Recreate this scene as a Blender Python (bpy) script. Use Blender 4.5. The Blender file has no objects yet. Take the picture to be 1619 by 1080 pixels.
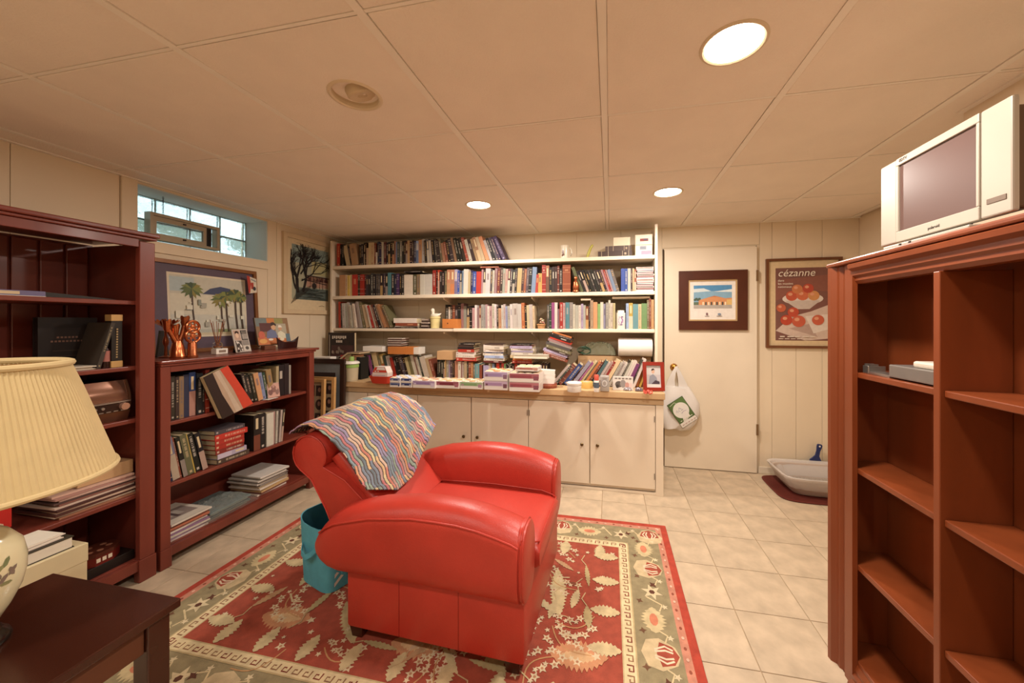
import bpy, bmesh, math, random
from mathutils import Vector, Matrix
R = random.Random(7)
PI = math.pi
SC = bpy.context.scene
COL = SC.collection

# ------------------------------------------------------------------ camera
F, YAW, HY, CX, H, ZC = 584.2, .2061, 508.8, 841.9, 1.2735, .84
CZ = H + ZC
cd = bpy.data.cameras.new('camera'); cam = bpy.data.objects.new('camera', cd); COL.objects.link(cam)
cam.location = (0, 0, H); cam.rotation_euler = (PI/2, 0, YAW)
cd.sensor_fit = 'HORIZONTAL'; cd.sensor_width = 36; cd.lens = F/1619*36
cd.shift_x = -(CX-809.5)/1619; cd.shift_y = -(540-HY)/1619
cd.clip_start = .02
SC.camera = cam
# ------------------------------------------------------------------ world and exposure
w = bpy.data.worlds.new('sky'); SC.world = w; w.use_nodes = True
bg = w.node_tree.nodes['Background']; bg.inputs[0].default_value = (.74, .93, 1.0, 1); bg.inputs[1].default_value = 1.0
vs = SC.view_settings; vs.view_transform = 'Standard'; vs.look = 'None'; vs.gamma = 1; vs.use_curve_mapping = False
vs.exposure = 0.8
LAMP_POWER = 13.0
LAMP_COLOR = (1.0, .915, .82)
LAMPS = [(.366, 1.219, 1), (-.922, 2.52, 1), (.369, 2.525, 1), (-.926, 1.211, 0),
         (.366, -.09, 1), (-.926, -.09, 1), (-2.1, -.09, 1)]       # lit recessed lamps, one unlit eyeball; last three added out of view for fill
for (lx, ly, on) in LAMPS:
    if on:
        ld = bpy.data.lights.new('downlight_beam', 'AREA'); ld.shape = 'DISK'; ld.size = .15
        ld.energy = LAMP_POWER*(1 if ly > 1 else .5); ld.color = LAMP_COLOR
        lo = bpy.data.objects.new('downlight_beam', ld); COL.objects.link(lo); lo.location = (lx, ly, CZ-.012)

# ------------------------------------------------------------------ pixel to place
cY, sY = math.cos(YAW), math.sin(YAW)
def ray(px, py):
    a = (px-CX)/F
    return Vector((a*cY-sY, a*sY+cY, (HY-py)/F))
O0 = Vector((0, 0, H))
def onX(px, py, X): r = ray(px, py); return O0 + r*(X/r.x)
def onY(px, py, Y): r = ray(px, py); return O0 + r*(Y/r.y)
def onZ(px, py, Z): r = ray(px, py); return O0 + r*((Z-H)/r.z)

# ------------------------------------------------------------------ colours and materials
def lin(c): c /= 255.; return c/12.92 if c <= .04045 else ((c+.055)/1.055)**2.4
def hx(s):
    if not isinstance(s, str): return tuple(s)
    s = s.lstrip('#'); return tuple(lin(int(s[i:i+2], 16)) for i in (0, 2, 4))
MATS = {}
def mat(name, color='#808080', rough=.5, metal=0, var=.06, scale=8, bump=0, bscale=60, stretch=(1, 1, 1), vcol=False, coat=0, trans=0, ior=1.45, emit=None, spec=.5, alpha=1, rnd=0, sub=0):
    if name in MATS: return MATS[name]
    m = bpy.data.materials.new(name); m.use_nodes = True; MATS[name] = m
    nt = m.node_tree; N = nt.nodes; L = nt.links; p = N['Principled BSDF']
    p.inputs['Roughness'].default_value = rough; p.inputs['Metallic'].default_value = metal
    p.inputs['Specular IOR Level'].default_value = spec; p.inputs['IOR'].default_value = ior
    p.inputs['Coat Weight'].default_value = coat; p.inputs['Coat Roughness'].default_value = .15
    p.inputs['Transmission Weight'].default_value = trans; p.inputs['Alpha'].default_value = alpha
    tc = N.new('ShaderNodeTexCoord'); mp = N.new('ShaderNodeMapping'); mp.inputs['Scale'].default_value = stretch
    L.new(tc.outputs['Object'], mp.inputs['Vector'])
    if vcol:
        at = N.new('ShaderNodeAttribute'); at.attribute_name = 'Col'; src = at.outputs['Color']
    else:
        rgb = N.new('ShaderNodeRGB'); rgb.outputs[0].default_value = (*hx(color), 1); src = rgb.outputs[0]
    if var:
        nz = N.new('ShaderNodeTexNoise'); nz.inputs['Scale'].default_value = scale; nz.inputs['Detail'].default_value = 6
        L.new(mp.outputs[0], nz.inputs['Vector'])
        mr = N.new('ShaderNodeMapRange'); mr.inputs[1].default_value = .3; mr.inputs[2].default_value = .7
        mr.inputs[3].default_value = 1-var; mr.inputs[4].default_value = 1+var
        L.new(nz.outputs['Fac'], mr.inputs[0])
        fac = mr.outputs[0]
        if rnd:
            oi = N.new('ShaderNodeObjectInfo'); m2 = N.new('ShaderNodeMapRange'); m2.inputs[3].default_value = 1-rnd; m2.inputs[4].default_value = 1+rnd
            L.new(oi.outputs['Random'], m2.inputs[0]); mu = N.new('ShaderNodeMath'); mu.operation = 'MULTIPLY'
            L.new(fac, mu.inputs[0]); L.new(m2.outputs[0], mu.inputs[1]); fac = mu.outputs[0]
        hs = N.new('ShaderNodeVectorMath'); hs.operation = 'SCALE'; L.new(src, hs.inputs[0]); L.new(fac, hs.inputs['Scale']); src = hs.outputs[0]
    L.new(src, p.inputs['Base Color'])
    if bump:
        b2 = N.new('ShaderNodeTexNoise'); b2.inputs['Scale'].default_value = bscale; b2.inputs['Detail'].default_value = 4
        L.new(mp.outputs[0], b2.inputs['Vector'])
        bp = N.new('ShaderNodeBump'); bp.inputs['Strength'].default_value = bump; bp.inputs['Distance'].default_value = .004
        L.new(b2.outputs['Fac'], bp.inputs['Height']); L.new(bp.outputs[0], p.inputs['Normal'])
    if emit:
        p.inputs['Emission Color'].default_value = (*hx(emit[0]), 1); p.inputs['Emission Strength'].default_value = emit[1]
    return m
M_PRINT = mat('printed_paper', rough=.55, var=.05, scale=40, vcol=True, rnd=.06)
M_GLOSS = mat('glossy_print', rough=.22, var=.03, scale=40, vcol=True)
M_WALL = mat('cream_wall_paint', '#e2d0b4', .55, var=.03, scale=3, bump=.05, bscale=90)
M_PAINT = mat('cream_gloss_paint', '#e2d3bc', .42, var=.03, scale=4, bump=.04, bscale=70)
M_CEIL = mat('ceiling_tile_white', '#efe2d2', .85, var=.03, scale=5, bump=.5, bscale=160, rnd=.012)
M_GRID = mat('ceiling_grid_paint', '#efe6d8', .6, var=.02)
M_CHERRY = mat('dark_cherry_wood', '#773629', .34, var=.16, scale=9, stretch=(1, 1, .12), bump=.04, bscale=40, coat=.15)
M_ORWOOD = mat('orange_cherry_wood', '#78391b', .36, var=.16, scale=9, stretch=(1, 1, .12), bump=.04, bscale=40, coat=.15)
M_ESPR = mat('espresso_wood', '#38190f', .26, var=.12, scale=9, stretch=(.15, 1, 1), coat=.2)
M_LEATH = mat('red_leather', '#b3362a', .38, var=.08, scale=6, bump=.18, bscale=220)
M_BRASS = mat('polished_brass', '#b8873c', .2, 1, var=.05)
M_CHROME = mat('brushed_silver_metal', '#b9b4ac', .28, .9, var=.05)
M_BLACK = mat('black_plastic', '#1c1613', .35, var=.05)
M_WHITE = mat('white_plastic', '#e9e2d8', .4, var=.03)
M_GLASS = mat('clear_glass', '#ffffff', .02, var=0, trans=1, ior=1.45)

# ------------------------------------------------------------------ mesh builder
class MB:
    def __init__(s): s.v = []; s.f = []; s.c = []; s.m = []; s.M = None
    def add(s, vs, fs, col=None, mi=0):
        o = len(s.v)
        for p in vs:
            p = Vector(p)
            if s.M is not None: p = s.M @ p
            s.v.append(p)
        for f in fs: s.f.append([i+o for i in f]); s.c.append(col); s.m.append(mi)
        return s
    def box(s, x0, x1, y0, y1, z0, z1, col=None, mi=0):
        v = [(x, y, z) for z in (z0, z1) for y in (y0, y1) for x in (x0, x1)]
        return s.add(v, [(0, 2, 3, 1), (4, 5, 7, 6), (0, 1, 5, 4), (2, 6, 7, 3), (0, 4, 6, 2), (1, 3, 7, 5)], col, mi)
    def bev(s, x0, x1, y0, y1, z0, z1, b=.004, col=None, mi=0):     # box with chamfered edges
        bm = bmesh.new(); bmesh.ops.create_cube(bm, size=1)
        for v in bm.verts: v.co = Vector((x0+(v.co.x+.5)*(x1-x0), y0+(v.co.y+.5)*(y1-y0), z0+(v.co.z+.5)*(z1-z0)))
        bmesh.ops.bevel(bm, geom=bm.edges[:], offset=b, segments=2, affect='EDGES', profile=.5)
        bm.verts.index_update(); bm.verts.ensure_lookup_table()
        s.add([v.co.copy() for v in bm.verts], [[v.index for v in f.verts] for f in bm.faces], col, mi); bm.free(); return s
    def prism(s, pts, a0, a1, axis='y', col=None, mi=0):             # closed polygon extruded along an axis
        def P(u, w, t): return {'x': (t, u, w), 'y': (u, t, w), 'z': (u, w, t)}[axis]
        n = len(pts); v = [P(u, w, a0) for u, w in pts]+[P(u, w, a1) for u, w in pts]
        f = [list(range(n)), list(range(2*n-1, n-1, -1))]+[(i, i+n, (i+1) % n+n, (i+1) % n) for i in range(n)]
        return s.add(v, f, col, mi)
    def loft(s, rings, caps=True, col=None, mi=0, closed=True):
        n = len(rings[0]); v = [p for r in rings for p in r]; f = []
        for k in range(len(rings)-1):
            for i in range(n if closed else n-1):
                j = (i+1) % n; f.append((k*n+i, k*n+j, (k+1)*n+j, (k+1)*n+i))
        if caps and closed: f.append(list(range(n-1, -1, -1))); f.append([(len(rings)-1)*n+i for i in range(n)])
        return s.add(v, f, col, mi)
    def lathe(s, prof, n=24, cx=0, cy=0, col=None, mi=0, caps=True):
        rings = [[(cx+r*math.cos(2*PI*i/n), cy+r*math.sin(2*PI*i/n), z) for i in range(n)] for r, z in prof]
        return s.loft(rings, caps, col, mi)
    def tube(s, pts, r, n=8, col=None, mi=0, closed=False):
        pts = [Vector(p) for p in pts]; rings = []
        for i, p in enumerate(pts):
            a = pts[i-1] if (i or closed) else p; b = pts[(i+1) % len(pts)] if (i < len(pts)-1 or closed) else p
            t = (b-a); t = t.normalized() if t.length > 1e-9 else Vector((0, 0, 1))
            u = t.cross(Vector((0, 0, 1)) if abs(t.z) < .9 else Vector((1, 0, 0))).normalized(); w = t.cross(u)
            rr = r[i] if isinstance(r, (list, tuple)) else r
            rings.append([p+u*math.cos(2*PI*k/n)*rr+w*math.sin(2*PI*k/n)*rr for k in range(n)])
        if closed: rings.append(rings[0])
        return s.loft(rings, not closed, col, mi)
    def poly(s, pts3, col=None, mi=0): return s.add(pts3, [list(range(len(pts3)))], col, mi)
    def build(s, name, mats, parent=None, smooth=False, loc=None, rot=None):
        me = bpy.data.meshes.new(name); me.from_pydata([tuple(v) for v in s.v], [], s.f)
        mats = mats if isinstance(mats, (list, tuple)) else [mats]
        for m in mats: me.materials.append(m)
        me.polygons.foreach_set('material_index', s.m)
        if any(c is not None for c in s.c):
            at = me.color_attributes.new('Col', 'FLOAT_COLOR', 'CORNER'); buf = []
            for p, c in zip(me.polygons, s.c):
                q = hx(c) if c is not None else (.5, .5, .5)
                buf += [q[0], q[1], q[2], 1.]*p.loop_total
            at.data.foreach_set('color', buf)
        me.validate(); me.update()
        bm = bmesh.new(); bm.from_mesh(me)
        if smooth == 'w': bmesh.ops.remove_doubles(bm, verts=bm.verts, dist=1e-5)
        if len(bm.faces) > 1 and len(s.f) > 1: bmesh.ops.recalc_face_normals(bm, faces=bm.faces)
        bm.to_mesh(me); bm.free()
        if smooth:
            me.polygons.foreach_set('use_smooth', [True]*len(me.polygons))
            try: me.set_sharp_from_angle(angle=math.radians(40))
            except Exception: pass
        o = bpy.data.objects.new(name, me); COL.objects.link(o)
        if parent is not None: o.parent = parent
        if loc is not None: o.location = loc
        if rot is not None: o.rotation_euler = rot
        return o
def flat(name, polys, parent=None, mat_=None, ax='xz', off=0., step=.0003, loc=None, rot=None):
    """flat print: list of (colour, [(u,v)...]) stacked in layers a fraction of a millimetre apart, facing -Y (xz) or up (xy)"""
    b = MB(); m_ = mat_ or M_PRINT
    for i, (c, pts) in enumerate(polys):
        d = off+step*i
        P = [(u, -d, v) for u, v in pts] if ax == 'xz' else [(u, v, d) for u, v in pts]
        nrm = sum(P[k][0]*P[(k+1) % len(P)][2 if ax == 'xz' else 1]-P[(k+1) % len(P)][0]*P[k][2 if ax == 'xz' else 1] for k in range(len(P)))
        if nrm < 0: P = P[::-1]
        b.poly(P, c)
    me = bpy.data.meshes.new(name); me.from_pydata([tuple(v) for v in b.v], [], b.f); me.materials.append(m_)
    at = me.color_attributes.new('Col', 'FLOAT_COLOR', 'CORNER'); buf = []
    for p, c in zip(me.polygons, b.c): buf += [*hx(c), 1.]*p.loop_total
    at.data.foreach_set('color', buf); me.update()
    o = bpy.data.objects.new(name, me); COL.objects.link(o)
    if parent is not None: o.parent = parent
    if loc is not None: o.location = loc
    if rot is not None: o.rotation_euler = rot
    return o
def rect(x0, x1, y0, y1): return [(x0, y0), (x1, y0), (x1, y1), (x0, y1)]
def ell(cx, cy, rx, ry, n=16, a0=0): return [(cx+rx*math.cos(a0+2*PI*i/n), cy+ry*math.sin(a0+2*PI*i/n)) for i in range(n)]
def stroke(pts, w):
    L, Rr = [], []
    for i, p in enumerate(pts):
        a = Vector(pts[max(i-1, 0)]); b = Vector(pts[min(i+1, len(pts)-1)]); t = (b-a).normalized(); n = Vector((-t.y, t.x))*w/2
        L.append((p[0]+n.x, p[1]+n.y)); Rr.append((p[0]-n.x, p[1]-n.y))
    return L+Rr[::-1]
def text(name, s, size, material, parent, loc, rot, shear=0, ext=.0004, align='CENTER', spacing=1):
    cu = bpy.data.curves.new(name, 'FONT'); cu.body = s; cu.size = size; cu.extrude = ext; cu.align_x = align; cu.align_y = 'CENTER'; cu.shear = shear; cu.space_character = spacing
    cu.resolution_u = 3
    t = bpy.data.objects.new(name, cu); COL.objects.link(t)
    dg = bpy.context.evaluated_depsgraph_get(); me = bpy.data.meshes.new_from_object(t.evaluated_get(dg))
    bpy.data.objects.remove(t); me.name = name; me.materials.clear(); me.materials.append(material)
    o = bpy.data.objects.new(name, me); COL.objects.link(o); o.parent = parent; o.location = loc; o.rotation_euler = rot
    return o
def tag(o, label, cat, group=None):
    o['label'] = label; o['category'] = cat
    if group: o['group'] = group
    return o
def thing(name, label, cat, loc=(0, 0, 0), rot=(0, 0, 0), group=None):
    o = bpy.data.objects.new(name, None); COL.objects.link(o); o.location = loc
    o.rotation_euler = rot if isinstance(rot, (tuple, list)) else (0, 0, rot)
    o.empty_display_size = .05
    return tag(o, label, cat, group)
def struct(o, label=None):
    o['kind'] = 'structure'
    if label: o['label'] = label
    return o
def share(src, name, parent, loc, rot=(0, 0, 0)):
    o = bpy.data.objects.new(name, src.data); COL.objects.link(o); o.parent = parent; o.location = loc; o.rotation_euler = rot; return o

# ================================================================== THE ROOM
YB, XL, XR, XN, YN, Y0 = 3.44, -2.74, 1.96, 1.386, 1.80, -1.2      # back wall, window wall, right walls, jog, wall behind the camera
# floor
fb = MB().box(XL-.05, XR+.05, Y0-.05, YB+.05, -.12, -.004)
M_JOINT = mat('tile_joint', '#ad9476', .8)
floor = struct(fb.build('floor', M_JOINT), 'beige speckled vinyl tile floor')
M_TILE = mat('speckled_floor_tile', '#bfab91', .42, var=.17, scale=11, bump=.04, bscale=50, rnd=.035, stretch=(1, 1, 1))
TS = .2963; TX0, TY0 = .540, .006
tm = MB().bev(-TS/2+.0016, TS/2-.0016, -TS/2+.0016, TS/2-.0016, -.006, 0, .0014)
first = None
i0 = math.floor((XL-TX0)/TS); i1 = math.ceil((XR-TX0)/TS); j0 = math.floor((Y0-TY0)/TS); j1 = math.ceil((YB-TY0)/TS)
cuts = {}
for i in range(i0, i1):
    for j in range(j0, j1):
        x0, x1 = max(TX0+i*TS, XL), min(TX0+(i+1)*TS, XR); y0, y1 = max(TY0+j*TS, Y0), min(TY0+(j+1)*TS, YB)
        if x1-x0 < .02 or y1-y0 < .02: continue
        if y1 < .25 and not (j % 1): pass
        k = (round(x1-x0, 4), round(y1-y0, 4)); c = ((x0+x1)/2, (y0+y1)/2, 0)
        if k not in cuts:
            a, b = k; cuts[k] = MB().bev(-a/2+.0016, a/2-.0016, -b/2+.0016, b/2-.0016, -.006, 0, .0014).build('floor_tile', M_TILE, floor, loc=c)
        else: share(cuts[k], 'floor_tile', floor, c)
# ceiling
ceil = struct(MB().box(XL-.3, XR+.1, Y0-.1, YB+.1, CZ+.02, CZ+.12).build('ceiling', M_CEIL), 'suspended ceiling of square white tiles in a thin grid')
GX = [-2.587+.6415*i for i in range(8)]; GY = [-1.06+.6485*j for j in range(8)]
cx_ = [XL]+[g for g in GX if XL < g < XR]+[XR]; cy_ = [Y0]+[g for g in GY if Y0 < g < YB]+[YB]
ctile = {}
HOLES = [(x, y) for x, y, o in LAMPS]
def holed(x0, x1, y0, y1, hx_, hy_, r, z0, z1):
    b = MB(); n = 32
    circ = [(hx_+r*math.cos(2*PI*i/n), hy_+r*math.sin(2*PI*i/n)) for i in range(n)]
    def edge(i):
        a = 2*PI*i/n; dx, dy = math.cos(a), math.sin(a); t = 1e9
        if dx > 1e-9: t = min(t, (x1-hx_)/dx)
        if dx < -1e-9: t = min(t, (x0-hx_)/dx)
        if dy > 1e-9: t = min(t, (y1-hy_)/dy)
        if dy < -1e-9: t = min(t, (y0-hy_)/dy)
        return (hx_+dx*t, hy_+dy*t)
    out = [edge(i) for i in range(n)]
    cor = [(x1, y1), (x0, y1), (x0, y0), (x1, y0)]
    for z, flip in ((z0, 0), (z1, 1)):
        for i in range(n):
            j = (i+1) % n; pts = [circ[i], out[i]]
            a, c = out[i], out[j]
            if abs(a[0]-c[0]) > 1e-6 and abs(a[1]-c[1]) > 1e-6:
                pts.append(min(cor, key=lambda q: (q[0]-(a[0]+c[0])/2)**2+(q[1]-(a[1]+c[1])/2)**2))
            pts += [out[j], circ[j]]
            b.poly([(p[0], p[1], z) for p in pts])
    for i in range(n):
        j = (i+1) % n
        b.add([(*circ[i], z0), (*circ[j], z0), (*circ[j], z1), (*circ[i], z1)], [(0, 1, 2, 3)])
    for (a, c) in ((cor[0], cor[1]), (cor[1], cor[2]), (cor[2], cor[3]), (cor[3], cor[0])):
        b.add([(*a, z0), (*c, z0), (*c, z1), (*a, z1)], [(0, 1, 2, 3)])
    return b
for i in range(len(cx_)-1):
    for j in range(len(cy_)-1):
        x0, x1, y0, y1 = cx_[i]+.0135, cx_[i+1]-.0135, cy_[j]+.0085, cy_[j+1]-.0055
        if x1-x0 < .02 or y1-y0 < .02: continue
        mx, my = (x0+x1)/2, (y0+y1)/2; a, b = x1-x0, y1-y0
        hole = [h for h in HOLES if x0 < h[0] < x1 and y0 < h[1] < y1]
        if hole: holed(-a/2, a/2, -b/2, b/2, hole[0][0]-mx, hole[0][1]-my, .082, 0, .014).build('ceiling_tile', M_CEIL, ceil, loc=(mx, my, CZ)); continue
        k = (round(a, 4), round(b, 4))
        if k not in ctile: ctile[k] = MB().bev(-a/2, a/2, -b/2, b/2, 0, .014, .004).build('ceiling_tile', M_CEIL, ceil, loc=(mx, my, CZ))
        else: share(ctile[k], 'ceiling_tile', ceil, (mx, my, CZ))
for g in cx_[1:-1]: MB().box(-.0125, .0125, Y0, YB, 0, .006).build('grid_bar', M_GRID, ceil, loc=(g, 0, CZ-.003))
for g in cy_[1:-1]: MB().box(XL, XR, -.005, .005, 0, .01).build('grid_bar', M_GRID, ceil, loc=(0, g, CZ-.0005))
MB().box(XL, XL+.022, Y0, YB, CZ-.006, CZ+.004).build('wall_angle', M_GRID, ceil)
MB().box(XL, XR, YB-.022, YB, CZ-.006, CZ+.004).build('wall_angle', M_GRID, ceil)
MB().box(XN-.022, XN, Y0, YN, CZ-.006, CZ+.004).build('wall_angle', M_GRID, ceil)
# walls, faced with boards
WT = CZ+.05
wall_back = struct(MB().box(XL-.3, XR+.1, YB+.006, YB+.12, -.05, WT).build('wall_back', M_WALL), 'cream panelled back wall')
def boards_y(parent, y, edges, z0, z1, skip=()):      # boards on a wall facing -Y
    for a, b in zip(edges[:-1], edges[1:]):
        MB().bev(a+.0012, b-.0012, y, y+.0055, z0, z1, .0012).build('wall_panel', M_WALL, parent)
boards_y(wall_back, YB, [XL, -2.3, -1.9, -1.5, -1.1, -.7, -.3, .1, .452], 0, CZ-.002)
boards_y(wall_back, YB, [1.236, 1.33, 1.51, 1.70, XR], 0, CZ-.002)
boards_y(wall_back, YB, [.452, 1.236], 1.925, CZ-.002)
# window wall with the opening of the glass block window
WY0, WY1, WZ0, WZ1 = 1.66, 2.515, 1.765, 2.095
wl = MB()
for (a, b, c, d) in ((Y0-.1, WY0, -.05, WT), (WY1, YB+.1, -.05, WT), (WY0, WY1, -.05, WZ0), (WY0, WY1, WZ1, WT)): wl.box(XL-.3, XL-.006, a, b, c, d)
wall_left = struct(wl.build('wall_left', M_WALL), 'cream panelled wall with the high glass block window')
ed = [Y0, -.8, -.4, 0, .4, .8, 1.19, 1.585, WY0, WY1, 2.60, 2.95, 3.2, YB]
for a, b in zip(ed[:-1], ed[1:]):
    sp = [(0, CZ-.002)] if not (a >= WY0-.001 and b <= WY1+.001) else [(0, 1.70), (1.70, WZ0), (WZ1, CZ-.002)]
    for (z0, z1) in sp:
        t = .012 if (b <= WY0+.001 and a > 1.5) or (z0 == 1.70) else 0
        MB().bev(XL-.0055, XL+t, a+.0012, b-.0012, z0+.0008, z1, .0012).build('wall_panel', M_WALL, wall_left)
wall_right = struct(MB().box(XR, XR+.1, YN, YB+.1, -.05, WT).build('wall_right', M_WALL), 'cream wall beside the poster corner')
wall_right_near = struct(MB().box(XN, XR+.1, Y0-.1, YN, -.05, WT).build('wall_right_near', M_WALL), 'cream wall behind the television')
wall_front = struct(MB().box(XL-.3, XR+.1, Y0-.1, Y0, -.05, WT).build('wall_front', M_WALL), 'cream wall facing the bookshelves')
# glass block window
M_REVEAL = mat('painted_reveal', '#cfd3cc', .6, var=.03)
M_MORTAR = mat('grey_mortar', '#8d9c98', .8)
M_BLOCK = mat('wavy_block_glass', '#eefaf8', .06, var=0, trans=1, ior=1.4, bump=1.0, bscale=30)
win = MB()
win.box(XL-.26, XL-.001, WY1-.006, WY1, WZ0, WZ1).box(XL-.26, XL-.001, WY0, WY0+.006, WZ0, WZ1).box(XL-.26, XL-.001, WY0, WY1, WZ1-.006, WZ1).box(XL-.26, XL-.001, WY0, WY1, WZ0, WZ0+.006)
window = struct(win.build('window_1', M_REVEAL), 'high basement window of glass blocks in a deep recess')
by = [WY1-.006-.207*k for k in range(5)]; bz = [WZ0+.006, 1.935, WZ1-.006]
mo = MB(); XBK = XL-.26
for k in range(5):
    y = max(by[k], WY0+.006); mo.box(XBK, XBK+.05, y-.006, y, WZ0+.006, WZ1-.006)
for z in bz: mo.box(XBK, XBK+.05, WY0+.006, WY1-.006, z-.004, z+.004)
mo.build('mortar_grid', M_MORTAR, window)
for k in range(4):
    for q in range(2):
        a, b = max(by[k+1], WY0+.006)+.001, by[k]-.007
        if b-a < .02: continue
        MB().bev(XBK+.004, XBK+.056, a, b, bz[q]+.005, bz[q+1]-.005, .006).build('glass_block', M_BLOCK, window, smooth=True)
# shrub and well wall added outside to mottle the light in the glass blocks
struct(MB().box(XL-1.35, XL-1.25, 1.0, 3.3, 1.2, 2.05).build('added_well_wall', mat('pale_concrete', '#a7aca6', .9, var=.1)), 'pale concrete wall added outside to mottle the glass block light')
RL = random.Random(17); sb_ = MB()
for k in range(520):
    c_ = Vector((XL-.75+RL.uniform(-.22, .22), RL.uniform(1.5, 2.75), 1.62+RL.betavariate(1.2, 1.6)*.75)); a_, e_ = RL.uniform(0, 6.28), RL.uniform(-.8, .8); s_ = RL.uniform(.02, .045)
    u_ = Vector((math.cos(a_)*math.cos(e_), math.sin(a_)*math.cos(e_), math.sin(e_))); v_ = u_.cross(Vector((.3, .2, 1))).normalized()
    sb_.poly([c_-u_*s_, c_+v_*s_*.45, c_+u_*s_, c_-v_*s_*.45], RL.choice(['#5d7a52', '#7f9a78', '#45603f', '#93a690']))
shr = sb_.build('added_outdoor_shrub', M_PRINT); shr['kind'] = 'stuff'; tag(shr, 'leafy green shrub growing outside the glass block window', 'shrub')
# vent sash standing in the recess
M_SASH = mat('beige_metal_sash', '#a8987f', .45, .2, var=.06)
vent = thing('vent_window', 'beige metal vent sash on a chain in front of the glass blocks', 'window', (XL-.13, 1.79, 1.80))
VW, VH = .425, .172
b = MB(); b.box(-.02, .03, 0, .018, 0, VH).box(-.02, .03, VW-.018, VW, 0, VH).box(-.02, .03, .018, VW-.018, 0, .018).box(-.02, .03, .018, VW-.018, VH-.018, VH)
b.build('outer_frame', M_SASH, vent)
b = MB(); b.box(0, .02, .02, VW-.085, .020, .044).box(0, .02, .02, VW-.085, VH-.05, VH-.020).box(0, .02, .02, .04, .044, VH-.05).box(0, .02, VW-.105, VW-.085, .044, VH-.05)
b.build('inner_frame', M_SASH, vent)
MB().box(.008, .011, .04, VW-.105, .044, VH-.05).build('pane', M_GLASS, vent)
MB().box(.002, .012, VW-.083, VW-.045, .02, VH-.02).box(.006, .016, VW-.062, VW-.056, .02, VH-.02).build('side_slot', M_BLACK, vent)
MB().box(.02, .028, .19, .205, VH-.04, VH-.03).box(.02, .028, .19, .205, .026, .036).build('latch', M_BLACK, vent)
ch = MB()
for k in range(9): ch.tube([(.02+.004*math.cos(t)*(k % 2), .075+.004*math.cos(t)*((k+1) % 2), VH+.008+k*.0125+.008*math.sin(t)) for t in [2*PI*q/8 for q in range(8)]], .0014, 5, closed=True)
ch.build('chain', M_BLACK, vent)
# door
door = struct(MB().bev(.471, 1.207, YB-.028, YB+.004, .006, 1.905, .002).build('door_1', M_PAINT), 'flat cream door with a brass knob')
for z in (1.66, .37): MB().box(1.200, 1.216, YB-.036, YB-.026, z-.045, z+.045).build('hinge', mat('aged_hinge', '#84694a', .4, .5), door)
kn = MB(); kn.M = Matrix.Translation((.548, YB-.028, .877)) @ Matrix.Rotation(PI/2, 4, 'X')
kn.lathe([(.001, .0), (.032, .0), (.032, .004), (.012, .008), (.011, .025), (.02, .032), (.028, .042), (.029, .05), (.025, .058), (.012, .063), (.001, .064)], 24)
kn.build('door_knob', M_BRASS, door, smooth=True)
gap = MB().box(.458, .470, YB-.004, YB+.004, 0, 1.915).box(1.208, 1.213, YB-.003, YB+.004, 0, 1.915)  # solid dark strips, colour stands in for the shade in the door gap
struct(gap.build('door_gap_shade', mat('painted_gap_shade', '#4c3a2a', .9)), 'dark strips painted as the shade in the gap round the closed door')
struct(MB().bev(1.226, XR, YB-.009, YB, 0, .055, .003).build('baseboard_back', M_PAINT), 'low cream baseboard')
# recessed lamps
M_TRIM = mat('white_lamp_trim', '#d8c6a8', .5, var=.02)
M_LENS = mat('lit_lamp_lens', '#fff4e2', .5, var=0, emit=('#fff2de', 9))
M_EYE = mat('matt_white_eyeball', '#cdb897', .55, var=.02)
for (lx, ly, on) in LAMPS:
    where = {(.366, 1.219): 'nearest the television', (-.922, 2.52): 'above the counter, nearer the window wall', (.369, 2.525): 'above the counter, nearer the door'}.get((lx, ly), 'towards the wall facing the bookshelves')
    t = thing('downlight' if on else 'eyeball_downlight', ('round lit recessed ceiling lamp '+where) if on else 'round unlit eyeball ceiling lamp above the red armchair', 'ceiling lamp', (lx, ly, CZ), 0, 'recessed lamps in the ceiling')
    tr = MB().lathe([(.080, .010), (.080, -.001), (.086, -.005), (.092, -.004), (.095, -.001), (.095, .0)], 40, caps=False)
    tr.build('trim_ring', M_TRIM, t, smooth=True)
    if on:
        MB().lathe([(.001, -.0035), (.05, -.0035), (.079, -.002), (.079, .006), (.001, .006)], 40).build('lens', M_LENS, t, smooth=True)
    else:
        MB().lathe([(.0805, .004), (.0805, .055), (.001, .055)], 40, caps=False).build('well', M_EYE, t, smooth=True)
        e = MB(); e.M = Matrix.Translation((.012, .012, .03)) @ Matrix.Rotation(math.radians(20), 4, Vector((1, -.6, 0)))
        e.lathe([(.001, -.014), (.014, -.014), (.018, -.022), (.045, -.026), (.052, -.02), (.055, 0), (.05, .02), (.001, .022)], 32)
        e.build('eyeball', M_EYE, t, smooth=True)
# ================================================================== BUILT-IN SHELVES AND CABINETS
SX0, SX1, SYF = -2.642, .378, 3.12
SH = [1.815, 1.523, 1.213]
sh = thing('built_in_bookshelf', 'cream built-in wall shelves packed with books above the counter', 'bookshelf', (0, 0, 0))
MB().bev(SX1-.022, SX1, SYF-.004, YB-.001, .7553, 2.06, .002).build('side_panel', M_PAINT, sh)
MB().bev(SX0-.022, SX0, SYF-.004, YB-.001, .7553, 2.06, .002).build('side_panel', M_PAINT, sh)
for z in SH[:2]: MB().bev(SX0, SX1-.023, SYF, YB-.002, z-.03, z, .003).build('shelf', M_PAINT, sh)
jx = onY(716, 520, SYF).x
MB().bev(SX0, jx-.002, SYF+.01, YB-.002, SH[2]-.028, SH[2]-.002, .003).build('shelf', M_PAINT, sh)
MB().bev(jx, SX1-.023, SYF, YB-.002, SH[2]-.03, SH[2], .006).build('shelf', M_PAINT, sh)
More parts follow.
